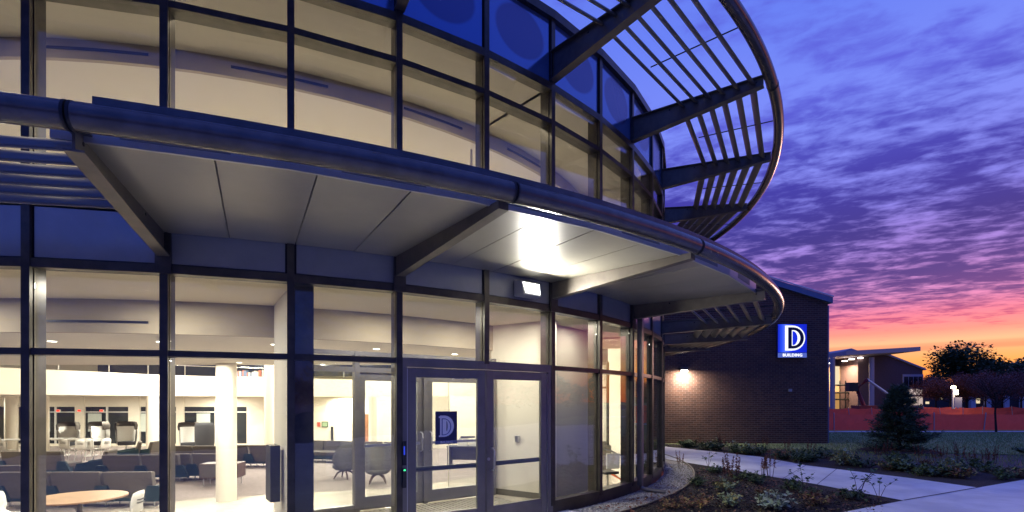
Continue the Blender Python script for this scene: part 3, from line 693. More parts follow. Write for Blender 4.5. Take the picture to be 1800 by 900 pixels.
# paths
pA = [gp(1168,786), gp(1205,789.5), gp(1336,804), gp(1419,819.5), gp(1600,842), gp(1720,859)]
pB = [gp(1168,808), gp(1278,826), gp(1419,850), gp(1589,882)]
w0 = [(4.6,19.3),(3.9,19.0)]; w1 = [(3.6,16.6),(4.5,15.1)]
p1 = [(3.45,19.6)]+pA+pB[::-1]+[(4.3,14.6),(3.45,15.3)]
sheet('concrete_path', p1, [], .02, M_concrete)
corner = gp(1720,859); tip = gp(1589,882)
e1 = gp(1800,845); ex_ = (e1[0]-corner[0], e1[1]-corner[1]); e1f = (corner[0]+ex_[0]*9, corner[1]+ex_[1]*9)
t2_ = gp(1497,900); tx_ = (t2_[0]-tip[0], t2_[1]-tip[1]); t2f = (tip[0]+tx_[0]*6.0, tip[1]+tx_[1]*6.0)
sheet('sidewalk', [corner, e1f, (e1f[0]+6,e1f[1]-14), (16,-8), (-12,-8), (-12,2.2), t2f, tip], [], .022, M_concrete)
sheet('forecourt', drumout(R+.02,-8,5.3)+[drumout(10.72,5.3,6,1)[0], (1.6,7.2), t2f, (-12,2.2), (-17,5)], [], .018, M_concrete)
def joint(p, q, z=.0235, w=.012):
    p = Vector((p[0],p[1],0)); q = Vector((q[0],q[1],0)); d = (q-p).normalized(); n_ = Vector((-d.y,d.x,0))*w/2
    b = MB(); b.add([(p+n_)[:2]+(z,) if False else (p.x+n_.x,p.y+n_.y,z),(q.x+n_.x,q.y+n_.y,z),(q.x-n_.x,q.y-n_.y,z),(p.x-n_.x,p.y-n_.y,z)], [(3,2,1,0)])
    o = b.build('path_joint', M_gasket); o['kind'] = 'structure'
joint(tip, corner, .0265, .03)
for i in range(1, 5):
    t = i/5; A_ = Vector(pA[2])*(1-t)+Vector(pA[4])*t; B_ = Vector(pB[1])*(1-t)+Vector(pB[3])*t
    joint(A_, B_, .0245, .012)
# beds and lawn
bedN = drumout(10.75, 5.3, 15.5)+[(3.7,15.9),(4.3,15.0)]+pB+[t2f,(1.6,7.2)]
bedN = drumout(10.75, 5.3, 12.0)+pB[0:]+[t2f,(1.6,7.2)]
sheet('mulch_bed', bedN, [], .008, M_mulch)
bf = [gp(1205,789.0), gp(1336,803.5), gp(1419,818.5), gp(1600,841.5), gp(1720,858.5), gp(1800,844.5), (e1f[0],e1f[1]), (e1f[0]-1,e1f[1]+1.2), gp(1800,826), gp(1700,824), gp(1560,812), gp(1455,800), gp(1330,787.5), (5.2,19.85)]
sheet('mulch_border', bf, [], .010, M_mulch)
sheet('lawn', [(3.4,19.5),(40,8),(60,27.4),(11.9,26.9),(3.4,26.9)], [], -.005, M_grass)
sheet('kerb_path', [(11.8,27.0),(60,27.5),(60,28.25),(11.8,27.7)], [], .006, M_concrete)
sheet('far_lawn', [(12,28.3),(80,28.9),(90,50),(12,46)], [], -.012, M_grass)
sheet('parking_road', [(25,47),(90,51),(95,54),(25,49.5)], [], -.004, pbr('pale_road',(.36,.36,.38),.8,var=.1,vscale=.5))
sheet('far_field', [(-100,95),(400,95),(700,1100),(-300,1100)], [], .02, M_grass)

# ------------------------------------------------------------------ D building
YD, XR, XL = 19.9, 11.95, 3.45
db = thing('brick_building', 'dark brick gabled building with a lit blue D sign and sloping metal roof edge', 'building')
ze, sl = 5.33, .306; xpk = 5.0; zpk = ze+(XR-xpk)*sl
b = MB()
for y0 in (YD,):
    pts = [(XL,-.05),(XR,-.05),(XR,ze),(xpk,zpk),(XL,zpk-(xpk-XL)*sl)]
    vs = [(x,YD,z) for x,z in pts]+[(x,YD+9,z) for x,z in pts]; n = 5
    b.add(vs, [list(range(n)), list(range(n,2*n))[::-1]]+[((i+1)%n,i,n+i,n+(i+1)%n) for i in range(n)])
b.build('brick_wall', M_brick, db)
M_roofm = pbr('roof_metal', (.20,.24,.34), .35, .6, var=.05)
b = MB()
for (xa,za,xb,zb) in ((xpk,zpk,XR+.10,ze-.10*sl),(xpk,zpk,XL,zpk-(xpk-XL)*sl)):
    vs = [(x,y,z+dz_) for (x,z) in ((xa,za),(xb,zb)) for y in (YD-.16,YD+9.2) for dz_ in (-.02,.20)]
    b.add(vs, [(0,1,3,2),(4,6,7,5),(0,4,5,1),(2,3,7,6),(1,5,7,3),(0,2,6,4)])
b.build('roof', M_roofm, db)
b = MB(); b.add([(x,y,z) for (x,z) in ((xpk,zpk+.20),(XR+.12,ze-.12*sl+.20)) for y in (YD-.19,YD-.155) for z in (z,z+.035)], [(0,1,3,2),(4,6,7,5),(0,4,5,1),(2,3,7,6),(1,5,7,3),(0,2,6,4)]); b.build('drip_edge', M_trim, db)
b = MB(); b.box(XR-.0,XR+.08,YD+.05,YD+.13,-.0,ze-.1); b.build('corner_downspout', M_roofm, db)
p = px(1388,686,YD); b = MB(); b.box(p.x-.06,p.x+.06,YD-.07,YD,p.z-.05,p.z+.05); b.build('wall_box', M_trim, db)
# lit sign
s0, s1 = px(1364,571,YD), px(1414,629,YD)
sw, shh = s1.x-s0.x, s0.z-s1.z
sg = thing('lit_sign', 'glowing blue sign with a white D above the word BUILDING on the brick wall', 'sign', (s0.x,YD-.16,s1.z))
b = MB(); b.box(0,sw,.02,.15,0,shh,0); b.build('sign_case', pbr('sign_case',(.05,.06,.2),.4), sg)
m = emis('sign_blue', lin(28,52,235)[:3], 1.0)
t = m.node_tree; e = [x for x in t.nodes if x.type == 'EMISSION'][0]; tcn = N(t,'ShaderNodeTexCoord'); sp = N(t,'ShaderNodeSeparateXYZ'); t.links.new(tcn.outputs['Object'], sp.inputs[0])
t.links.new(ramp(t, mth(t,'DIVIDE',sp.outputs[0],sw), [(0, lin(26,40,200)), (.12, lin(40,80,250)), (.25, lin(90,120,255)), (.5, lin(28,50,235)), (1, lin(22,40,205))]), e.inputs[0])
b = MB(); b.box(.0,sw,.0,.02,.19,shh,0); b.build('sign_face', m, sg)
b = MB(); b.box(0,sw,.0,.02,0,.17,0); b.build('caption_face', emis('caption_blue', lin(90,110,205)[:3], .9), sg)
wD, hD = .72, .93; ox, oz = .30, .26
o_, i_ = d_shape(wD,hD,.25); b = MB(); ring_plate(o_, i_, -.06, .0, b, 0, ox-.04, oz); b.build('letter', emis('letter_white', (.9,.94,1), 1.3), sg)
o_, i_ = d_shape(wD-.13,hD-.13,.135); b = MB(); ring_plate(o_, i_, -.068, -.06, b, 0, ox+.045, oz+.065); b.build('letter_face', M_navy, sg)
o = obj('lettering', text_mesh('BUILDING', .15, emis('caption_white',(1,1,1),1.4), .004, .003, 1.12), sg, (sw/2,-.006,.085)); o.rotation_euler = (pi/2,0,0)
area('sign_glow', (sw/2,-.12,shh/2), sw, 2.2, (.25,.35,1), (-pi/2,0,0), 'RECTANGLE', shh, sg)
# wall lamp
p = px(1201,651,YD)
wl = thing('wall_lamp', 'small bright wall lamp on the dark brick wall beside the curved glass', 'wall lamp', (p.x,YD,p.z))
b = MB(); b.box(-.14,.14,-.14,0,0,.12); b.box(-.1,.1,-.16,-.1,.0,.09); b.build('lamp_housing', M_beam, wl); b = MB(); b.box(-.11,.11,-.165,-.06,-.05,-.002); b.build('lamp_lens', emis('wall_lamp_glow',(1,.95,.85),30), wl)
area('wall_lamp_light', (0,-.32,-.06), .15, 95, (1,.85,.70), (radians(12),0,0), 'DISK', None, wl)

# ------------------------------------------------------------------ lobby furniture (floor at FZ)
def spot(xx, yb): X, Y = gp(xx, yb, FZ); return (X, Y, FZ)
def rbox(b_, x0, x1, y0, y1, z0, z1, m=0, M=None): return b_.box(x0, x1, y0, y1, z0, z1, m, M)
def slab(b_, pts_yz, x0, x1, m=0):      # extruded side profile
    n = len(pts_yz); vs = [(x,y,z) for x in (x0,x1) for y,z in pts_yz]
    return b_.add(vs, [list(range(n)), list(range(n,2*n))[::-1]]+[((i+1)%n,i,n+i,n+(i+1)%n) for i in range(n)], m)
def make_sofa(n, label, loc, rz, seatw=1.0, group='lounge sofas in the lobby'):
    """bench sofa of n seats, back towards -Y, leaning outwards, teal wedges between the backs"""
    t = thing('lounge_sofa', label, 'sofa', loc, rz, group); w = n*seatw
    b = MB(); rbox(b, -w/2, w/2, -.32, .36, .28, .43); o = b.build('seat', M_taupe, t); bevel(o, .03)
    b = MB(); rbox(b, -w/2+.02, w/2-.02, -.30, .34, .14, .28); o = b.build('seat_base', M_teal, t); bevel(o, .01)
    for i in range(n):
        x0 = -w/2+i*seatw
        b = MB(); slab(b, [(-.30,.20),(-.20,.20),(-.28,.80),(-.42,.80)], x0+.03, x0+seatw-.03); o = b.build('backrest', M_taupe, t); bevel(o, .02)
    for i in range(n+1):
        xc = -w/2+i*seatw; b = MB()
        vs = [(xc-.24,-.345,.14),(xc+.24,-.345,.14),(xc+.12,-.425,.50),(xc-.12,-.425,.50),(xc-.24,-.28,.14),(xc+.24,-.28,.14),(xc+.12,-.36,.50),(xc-.12,-.36,.50)]
        b.add(vs, [(0,1,2,3),(7,6,5,4),(0,4,5,1),(1,5,6,2),(2,6,7,3),(3,7,4,0)]); b.build('wedge_panel', M_teal, t)
    for i in range(n*2+1):
        b = MB(); xl = -w/2+.1+i*(w-.2)/(2*n)
        b.tube([(xl,-.2,.0),(xl,-.2,.15)], .018, 6); b.tube([(xl,.22,.0),(xl,.22,.15)], .018, 6); b.tube([(xl-.1,-.2,.03),(xl+.1,-.2,.03)], .012, 6); b.build('leg', M_steel, t)
    return t
sofas = [
 (3,'grey three seat sofa with teal wedges, nearest row behind the round table',(157,888),.02,1.12),
 (2,'grey sofa at the left edge of the photo, half hidden by the window frame',(-12,872),.05,1.0),
 (2,'grey low sofa in the second row behind the nearest sofa',(75,836),-.05,1.0),
 (2,'grey sofa with a teal end behind the right half of the nearest sofa',(262,845),.03,1.1),
 (2,'grey sofa between the round column and the second window mullion, lower row',(350,842),.0,1.0),
 (2,'grey sofa farther back between the round column and the second mullion',(350,822),.0,1.1),
 (2,'grey sofa with two teal wedges right of the round column',(446,820),-.05,1.05),
 (2,'grey and teal sofa group far back left of the vestibule door',(562,812),2.9,1.0),
 (2,'grey sofa row seen behind the egg chairs through the inner door',(668,815),3.05,1.1),
]
for n_, lb, (xx, yb), rz, swd in sofas: make_sofa(n_, lb, spot(xx, yb), rz, swd)
def make_armchair(label, loc, rz):
    t = thing('armchair', label, 'armchair', loc, rz, 'angular armchairs in the lobby')
    b = MB(); slab(b, [(-.35,.18),(.38,.18),(.40,.42),(-.30,.40)], -.38, .38); o = b.build('seat', M_taupe, t); bevel(o, .03)
    b = MB(); slab(b, [(-.34,.20),(-.22,.38),(-.36,.86),(-.48,.86)], -.40, .40); o = b.build('backrest', M_taupe, t); bevel(o, .03)
    for s_ in (-1,1):
        b = MB(); slab(b, [(-.36,.2),(.36,.2),(.30,.52),(-.36,.62)], s_*.40-.03, s_*.40+.03); o = b.build('armrest', M_teal, t); bevel(o, .01)
        b = MB(); b.tube([(s_*.33,-.3,0),(s_*.3,-.25,.2)], .016, 6); b.build('leg', M_steel, t); b = MB(); b.tube([(s_*.33,.32,0),(s_*.3,.27,.2)], .016, 6); b.build('leg', M_steel, t)
    return t
make_armchair('grey armchair with teal sides turned sideways behind the nearest sofa', spot(166,842), 1.9)
make_armchair('grey armchair far back beside the slim column', spot(222,818), 2.2)
make_armchair('pair of angular grey seats, right one, beside the slim column', spot(255,816), 1.7)
# round table and its shell chairs
tb = thing('round_table', 'round wooden topped cafe table just inside the left window', 'table', (-7.28,8.85,FZ))
b = MB(); b.cyl((0,0), .67, .715, .74, 48, 0); b.cyl((0,0), .672, .71, .716, 48, 1); b.build('tabletop', [M_wood, M_dkwood], tb)
b = MB(); b.cyl((0,0), .05, .03, .72, 14, 0, .04); b.build('pedestal', M_frame, tb); b = MB(); b.cyl((0,0), .3, 0, .03, 28, 0, .27); b.build('foot_plate', M_frame, tb)
def make_chair(label, loc, rz, group='white shell chairs'):
    """white shell chair, facing +Y"""
    t = thing('shell_chair', label, 'chair', loc, rz, group)
    b = MB(); vs = []; nx, ny = 7, 9
    prof = [(.24,.44),(.20,.455),(.10,.45),(0,.445),(-.10,.45),(-.17,.50),(-.20,.62),(-.22,.76),(-.235,.86)]
    for j,(y,z) in enumerate(prof):
        wj = [.19,.21,.22,.22,.21,.20,.20,.20,.17][j]
        for i in range(nx):
            u_ = -1+2*i/(nx-1); back = j > 5
            vs.append((u_*wj, y+(.05*u_*u_ if back else 0), z+(.02*u_*u_ if not back else 0)-(.03*abs(u_)**3 if j==8 else 0)))
    n0 = len(vs); vs2 = [(x, y-(.012 if k//nx > 5 else 0), z-(.012 if k//nx <= 5 else 0)) for k,(x,y,z) in enumerate(vs)]
    fs = []
    for j in range(ny-1):
        for i in range(nx-1):
            if j == 6 and i in (1,2,3,4) : pass
            a = j*nx+i; fs.append((a,a+1,a+nx+1,a+nx)); fs.append((n0+a+nx,n0+a+nx+1,n0+a+1,n0+a))
    for j in range(ny-1):
        for i in (0,nx-1): a = j*nx+i; fs.append((a,a+nx,n0+a+nx,n0+a))
    for i in range(nx-1):
        for j in (0,ny-1): a = j*nx+i; fs.append((a,a+1,n0+a+1,n0+a))
    b.add(vs+vs2, fs, 0, True); b.build('shell', M_white, t)
    for z in (.66,.71): b = MB(); b.box(-.10,.10,-.242,-.205,z,z+.012); b.build('back_slot', M_black, t)
    for sx in (-1,1):
        b = MB(); b.tube([(sx*.20,-.25,.0),(sx*.16,-.12,.43)], .011, 6); b.build('leg', M_steel, t)
        b = MB(); b.tube([(sx*.20,.24,.0),(sx*.16,.14,.43)], .011, 6); b.build('leg', M_steel, t)
    return t
ch = make_chair('white shell chair on the right of the round wooden table', (-6.42,8.75,FZ), 1.75)
dup(ch, (-8.35,8.75,FZ), -1.3, 'white shell chair on the left of the round wooden table')
dup(ch, (-9.35,9.3,FZ), -2.4, 'white chair at the left edge of the photo beyond the round table')
for i, (xx, yb, rz, lb) in enumerate([(8,812,.2,'white cafe chair far back at the left edge of the photo'),(52,810,-.3,'white cafe chair far back just left of the first window mullion'),
    (118,808,.1,'white cafe chair far back, third from the left edge'),(147,810,.15,'white cafe chair far back before the middle hooded chair'),(163,809,-.1,'white cafe chair far back, fifth from the left edge'),
    (181,808,1.3,'white cafe chair turned sideways at the right end of the far cafe tables'),(-14,806,2.9,'white cafe chair half out of the left edge of the photo')]):
    dup(ch, spot(xx, yb), rz, lb, 'white cafe chairs far back')
for i, (xx, yb, lb) in enumerate([(35,803,'white cafe table far back left of the first mullion'),(135,802,'white cafe table far back among the white chairs right of the first mullion'),(88,801,'white cafe table far back behind the first mullion')]):
    t = thing('cafe_table', lb, 'table', spot(xx,yb), 0, 'white cafe tables')
    b = MB(); b.box(-.75,.75,-.4,.4,.71,.74); b.build('tabletop', M_white, t)
    for sx in (-.6,.6): b = MB(); b.tube([(sx,-.3,0),(sx,0,.1),(sx,0,.71)], .025, 6); b.tube([(sx,-.35,.02),(sx,.35,.02)], .02, 6); b.build('leg', M_white, t)
def make_hood(label, loc, rz):
    t = thing('hooded_chair', label, 'lounge chair', loc, rz, 'hooded lounge chairs before the far windows')
    b = MB(); b.lathe([(.36,.25),(.42,.5),(.44,.85),(.42,1.15)], (0,0), 16, 0, pi*.0, pi*1.0, Matrix.Rotation(0,4,'Z')); b.lathe([(.40,1.15),(.37,.85),(.36,.5),(.30,.27)], (0,0), 16, 0, 0, pi); b.build('shell', M_white, t)
    b = MB(); b.lathe([(.43,1.0),(.45,1.2),(.40,1.36),(.30,1.38)], (0,0), 18, 0, -.4, pi+.4); b.lathe([(.28,1.36),(.38,1.33),(.41,1.2),(.41,1.0)], (0,0), 18, 0, -.4, pi+.4); b.build('hood', M_taupe, t)
    b = MB(); b.cyl((0,0), .33, .27, .44, 20); b.build('seat', M_dkfab, t)
    b = MB(); b.cyl((0,0), .04, .03, .27, 8); b.cyl((0,0), .28, 0, .03, 20); b.build('pedestal', M_steel, t)
    return t
hd = make_hood('cream hooded lounge chair with grey canopy, leftmost before the far windows', (px(120,0,24.6).x,24.6,FZ), .2)
dup(hd, (px(173,0,24.9).x,24.9,FZ), -.15, 'cream hooded lounge chair with grey canopy, second from left before the far windows')
dup(hd, (px(222,0,24.9).x,24.9,FZ), .3, 'cream hooded lounge chair with grey canopy, just left of the slim column')
dup(hd, (px(332,0,24.2).x,24.2,FZ), .1, 'cream hooded lounge chair right of the second mullion, left of the dark one')
o = thing('black_chair_back', 'tall black high backed seat before the lit far window left of the round column', 'lounge chair', (px(361,0,23.5).x,23.5,FZ))
b = MB(); b.lathe([(.36,.1),(.42,.6),(.42,1.25),(.36,1.38),(.1,1.40)], (0,0), 18, 0, pi, 2*pi); b.lathe([(.1,1.38),(.34,1.35),(.38,1.25),(.38,.6),(.33,.1)], (0,0), 18, 0, pi, 2*pi); b.build('shell', M_dkfab, o); b = MB(); b.cyl((0,0),.3,.25,.42,16); b.cyl((0,0),.25,0,.03,16); b.cyl((0,0),.04,.02,.26,8); b.build('seat', M_dkfab, o)
def make_egg(label, loc, rz):
    t = thing('egg_chair', label, 'lounge chair', loc, rz, 'grey egg chairs by the vestibule')
    # wide shell open towards +Y, rounded back, on a four leg base
    def sh(off):
        vs = []; nz, na = 9, 18
        for j in range(nz):
            z = .30+.85*j/(nz-1)
            for i in range(na+1):
                a = -pi/2+ (i/na-.5)*2*(1.95-.9*max(0,(j-3)/(nz-1)))
                r_ = (.26+.21*sin(min(1,(j+.6)/4)*pi/2)-.14*max(0,(j-5)/4)**1.5) - off
                vs.append((r_*cos(a)*1.02, r_*sin(a)*.92-.04*max(0,j-4)/4, z-(.0 if j < 8 else .0)))
        return vs, nz, na
    b = MB(); v1, nz, na = sh(0); v2, _, _ = sh(.05)
    n0 = len(v1); fs = []
    for j in range(nz-1):
        for i in range(na): a = j*(na+1)+i; fs += [(a,a+1,a+na+2,a+na+1),(n0+a+na+1,n0+a+na+2,n0+a+1,n0+a)]
    for i in range(na): a = (nz-1)*(na+1)+i; fs.append((a,a+1,n0+a+1,n0+a))
    for j in range(nz-1):
        a = j*(na+1); c = a+na; fs += [(a+na+1,a,n0+a,n0+a+na+1),(c,c+na+1,n0+c+na+1,n0+c)]
    b.add(v1+v2, fs, 0, True); b.build('shell', M_greyfab, t)
    b = MB(); b.lathe([(.02,.22),(.26,.27),(.36,.34),(.36,.43),(.30,.46),(.02,.46)], (0,0), 22); b.build('seat', M_greyfab, t)
    for k in range(4):
        a = pi/4+k*pi/2; b = MB(); b.tube([(.08*cos(a),.08*sin(a),.25),(.22*cos(a),.22*sin(a),.18),(.33*cos(a),.33*sin(a),0)], [.035,.03,.018], 8); b.build('leg', M_dkwood, t)
    return t
eg = make_egg('grey egg lounge chair seen partly behind the vestibule post, its left chair', spot(606,841), 1.35)
dup(eg, spot(664,849), .25, 'grey egg lounge chair with its rounded back to us behind the inner glass door')
# wood box table, side tables
o = thing('box_table', 'dark wood and grey low box seat right of the round column', 'low table', spot(392,852), .15)
b = MB(); b.box(-.5,.5,-.3,.3,.22,.62); b.build('box_body', M_dkwood, o); b = MB(); b.box(-.48,.3,-.31,-.299,.25,.60); b.build('side_panel', M_taupe, o)
for sx in (-.42,.42): b = MB(); b.tube([(sx,-.22,0),(sx,-.22,.22)], .015, 6); b.tube([(sx,.22,0),(sx,.22,.22)], .015, 6); b.build('leg', M_steel, o)
# wall things
def wallbox(name, label, cat, x0, x1, y0, y1, Y, mats, parts=()):
    a, c = px(x0,y0,Y), px(x1,y1,Y); t = thing(name, label, cat, (a.x, Y, c.z)); w, h = c.x-a.x, a.z-c.z
    MB().box(0,w,-.04,0,0,h).build('panel', mats, t)
    for nm, u0, u1, v0, v1, m_ in parts: MB().box(u0*w,u1*w,-.046,-.04,v0*h,v1*h).build(nm, m_, t)
    return t
Yw = 28.6
wallbox('door', 'brown wooden door in the far cream wall seen through the inner glass door', 'door', 634,652,728,787,28.55, M_door_wood, (('handle',.85,.92,.45,.5,M_steel),))
pc = [pbr('print_yellow',(.6,.45,.15)), pbr('print_red',(.5,.08,.05)), pbr('print_dark',(.08,.07,.07)), pbr('print_green',(.3,.42,.25))]
wallbox('poster', 'tall framed poster of coloured panels on the far cream wall', 'poster', 534,546,725,764,Yw, M_black, (('print',.1,.9,.70,.95,pc[0]),('print',.1,.9,.38,.64,pc[1]),('print',.1,.9,.05,.32,pc[0])))
wallbox('poster', 'small orange notice on the far cream wall', 'notice', 558,563,742,750,Yw, pc[1])
wallbox('poster', 'small framed green notice beside the orange one on the far wall', 'notice', 566,577,741,751,Yw, M_black, (('print',.08,.92,.12,.88,pc[3]),))
wallbox('television', 'black wall television seen through the left entrance door', 'television', 730,748,716,740,26.0, M_black)
MB().box(px(720,0,26).x,px(790,0,26).x,26.0-0.0,26.15,FZ,1.84).build('lobby_wall', M_cream, bld, (-CX,-CY,0))
wallbox('dark_doorway', 'narrow dark opening in the far wall left of the brown door', 'doorway', 582,586,750,778,28.55, M_black)
# reception desk clutter seen behind the poster
rd = thing('reception_desk', 'cluttered dark work desk seen through the gap right of the inner door', 'desk', (px(822,0,19).x,19,FZ), -.1)
b = MB(); b.box(-.7,.7,-.35,.35,.70,.74); b.build('desktop', M_dkfab, rd); b = MB(); b.box(-.68,-.62,-.33,.33,0,.70); b.box(.62,.68,-.33,.33,0,.7); b.box(-.62,.62,.2,.24,.2,.7); b.build('desk_frame', M_taupe, rd)
sc_ = thing('paper_stack', 'pale stack of boxes and papers on the work desk', 'boxes', (px(820,0,19).x,19,FZ+.74)); b = MB(); b.box(-.3,.05,-.2,.1,0,.28); b.box(.1,.4,-.2,.1,0,.16); b.build('box', M_white, sc_); b = MB(); b.box(-.2,.3,-.21,.12,.29,.34); b.build('folder', M_dkfab, sc_)
oc = thing('office_chair', 'black office chair on the tiles seen through the narrow pane by the downspout', 'chair', (px(1068,0,13.8).x,13.8,FZ), .4)
b = MB(); b.box(-.22,.22,-.22,.22,.45,.52); o = b.build('seat', M_black, oc); bevel(o,.02); b = MB(); b.box(-.2,.2,-.27,-.23,.6,1.0); o = b.build('backrest', M_white, oc); bevel(o,.015); b = MB(); b.cyl((0,0),.03,.1,.45,8)
for k in range(5): b.tube([(0,0,.12),(.27*cos(k*1.257),.27*sin(k*1.257),.06)], .018, 6)
b.build('pedestal', M_steel, oc)

# ------------------------------------------------------------------ vegetation
leafmats = {n_: pbr('leaf_'+n_, c, .6, spec=.25) for n_, c in dict(green=(.13,.19,.07), dark=(.09,.14,.07), brown=(.26,.13,.07), yellow=(.40,.34,.10), sage=(.32,.40,.22), rust=(.24,.09,.05), autumn=(.20,.075,.07), needle=(.09,.15,.085), silver=(.42,.48,.34)).items()}
M_bark = pbr('bark', (.035,.026,.022), .9, var=.3, vscale=20); M_stem = pbr('stem', (.10,.07,.045), .85)
def leafquad(b_, p, l, w, rnd, m=0, droop=0):
    a = rnd.uniform(0,2*pi); e = rnd.uniform(-.5,.9)-droop; d = Vector((cos(a)*cos(e), sin(a)*cos(e), sin(e)))
    s_ = d.cross(Vector((rnd.uniform(-.4,.4),rnd.uniform(-.4,.4),1))).normalized()*w/2
    p = Vector(p); mid = p+d*l*.5+Vector((0,0,l*.08))
    o = len(b_.v); b_.v += [tuple(p), tuple(mid+s_), tuple(p+d*l), tuple(mid-s_)]
    b_.f.append([o,o+1,o+2,o+3]); b_.m.append(m); b_.s.append(False)
def bush_mesh(seed, r_, h, n, l, w, mats):
    rnd = random.Random(seed); b = MB(); st = MB()
    tips = []
    for k in range(max(5, n//14)):
        a = rnd.uniform(0,2*pi); q = rnd.random()**.5*r_; top = (q*cos(a), q*sin(a), h*rnd.uniform(.45,1)*(1-.5*(q/r_)**2))
        base = (top[0]*.25, top[1]*.25, 0); mid = ((top[0]+base[0])*.5+rnd.uniform(-.02,.02), (top[1]+base[1])*.5, top[2]*.6)
        st.tube([base, mid, top], [.006,.004,.002], 4, 0, None, False)
        for j in range(14):
            t = rnd.uniform(.25,1.02); p = Vector(mid).lerp(Vector(top), (t-.5)*2) if t > .5 else Vector(base).lerp(Vector(mid), t*2)
            leafquad(b, p, l*rnd.uniform(.6,1.2), w*rnd.uniform(.6,1.2), rnd, 0 if rnd.random()<.75 else 1)
    return b.mesh('leaves', [leafmats[x] for x in mats]), st.mesh('stems', M_stem)
def spike_mesh(seed, h):
    rnd = random.Random(seed); b = MB(); st = MB()
    for k in range(4):
        ax_, ay_ = rnd.uniform(-.16,.16), rnd.uniform(-.12,.12); hh = h*rnd.uniform(.6,1)
        st.tube([(ax_*.4,ay_*.4,0),(ax_*.7,ay_*.7,hh*.5),(ax_,ay_,hh)], [.005,.004,.002], 4, 0, None, False)
        for j in range(70):
            t = rnd.uniform(.42,1.0); p = Vector((ax_*.4,ay_*.4,0)).lerp(Vector((ax_,ay_,hh)), t)
            leafquad(b, p, .055*(1.25-t*.8), .022, rnd)
    return b.mesh('seed_heads', [leafmats['rust']]), st.mesh('stems', M_stem)
def sprig_mesh(seed, h):      # sparse twig with a few dark leaves
    rnd = random.Random(seed); b = MB(); st = MB()
    for k in range(3):
        a = rnd.uniform(0,2*pi); e = (cos(a)*h*.55, sin(a)*h*.3, h*rnd.uniform(.6,1)); mid = (e[0]*.4, e[1]*.4, e[2]*.65)
        st.tube([(0,0,0),mid,e], [.006,.004,.002], 4, 0, None, False)
        for j in range(12): 
            t = rnd.uniform(.35,1); p = Vector(mid).lerp(Vector(e), max(0,(t-.5)*2)); leafquad(b, p, .075, .045, rnd)
    return b.mesh('leaves', [leafmats['dark']]), st.mesh('stems', M_stem)
def plant(name, me, loc, label, group, cat='plant', rz=0, sc=1.0):
    t = thing(name, label, cat, loc, rz, group); t.scale = (sc,)*3
    a_ = obj('leaves' if name != 'seed_spike' else 'seed_heads', me[0], t); b_ = obj('stems', me[1], t); a_['kind'] = 'stuff'; b_['kind'] = 'stuff'; return t
bush_v = {k: [bush_mesh(100*i+j, *a) for j in range(3)] for i, (k, a) in enumerate(dict(
    low=(.30,.26,300,.075,.045,('green','dark')), sage=(.27,.24,380,.07,.04,('silver','sage')), brown=(.28,.24,240,.065,.035,('brown','yellow')), dark=(.34,.24,300,.08,.045,('dark','green')), pale=(.24,.30,240,.08,.05,('sage','yellow'))).items())}
spk = [spike_mesh(i, .62) for i in range(3)]; spr = [sprig_mesh(i+9, .55) for i in range(3)]
near = [ # kind, px x, px y(base), scale, label
 ('sage',1362,895,1.2,'pale sage green plant in the near bed, brightest at its front edge'),
 ('pale',1275,868,1.0,'light green leafy plant left of the tall brown seed spikes'),
 ('low',1300,845,.9,'small green plant behind the light green one in the near bed'),
 ('brown',1440,888,1.1,'brownish green low shrub right of the pale sage plant'),
 ('brown',1225,893,1.0,'brown dead plant at the gravel edge, lower middle of the near bed'),
 ('dark',1330,850,.9,'dark leafy plant in the middle of the near bed'),
 ('low',1395,862,.9,'green plant near the path, right of the dark leafy one'),
 ('pale',1285,893,.9,'yellow green plant at the lower edge of the near bed'),
 ('dark',1500,880,.9,'dark low plant near the pointed right end of the bed'),
 ('low',1225,855,.8,'small green plant near the gravel strip'),
 ('brown',1180,895,.8,'clump of brown leaves beside the gravel edging'),
 ('dark',1255,832,.8,'dark plant at the back of the near bed by the path'),
 ('brown',1345,870,.7,'small brown plant between the sage plant and the path'),
 ('low',1420,872,.7,'small green plant just behind the brownish shrub')]
for i,(kd,xx,yb,sc,lb) in enumerate(near):
    x,y = gp(xx,yb); plant('bed_plant', bush_v[kd][i%3], (x,y,.01), lb, 'plants in the near mulch bed', rz=i*1.3, sc=sc)
for i,(xx,yb,sc,lb) in enumerate([(1281,852,1.1,'tall brown seed spikes standing before the pale path, left pair'),(1292,858,1.2,'tall brown seed spikes standing before the pale path, second of the left pair'),(1338,838,1.0,'brown seed spikes before the path, middle of the photo'),(1354,842,1.05,'brown seed spikes before the path, right of the middle ones'),(1196,826,.8,'small rusty seed spikes beside the gravel strip')]):
    x,y = gp(xx,yb); plant('seed_spike', spk[i%3], (x,y,.01), lb, 'brown seed spikes in the near bed', rz=i*2., sc=sc)
for i,(xx,yb,sc,lb) in enumerate([(1412,868,1.0,'thin twig with a few dark leaves over the path edge'),(1509,878,1.1,'taller dark leafed twig at the bed end before the path'),(1545,880,.75,'leaning dark twig at the far right tip of the bed'),(1245,822,.9,'thin dark twig overhanging the path near the drum')]):
    x,y = gp(xx,yb); plant('leafy_twig', spr[i%3], (x,y,.01), lb, 'leafy twigs in the near bed', rz=i*1.1+.4, sc=sc)
rnd = random.Random(5); G2 = 'low plants in the border beyond the path'
kinds = ['low','dark','brown','dark','low','pale']
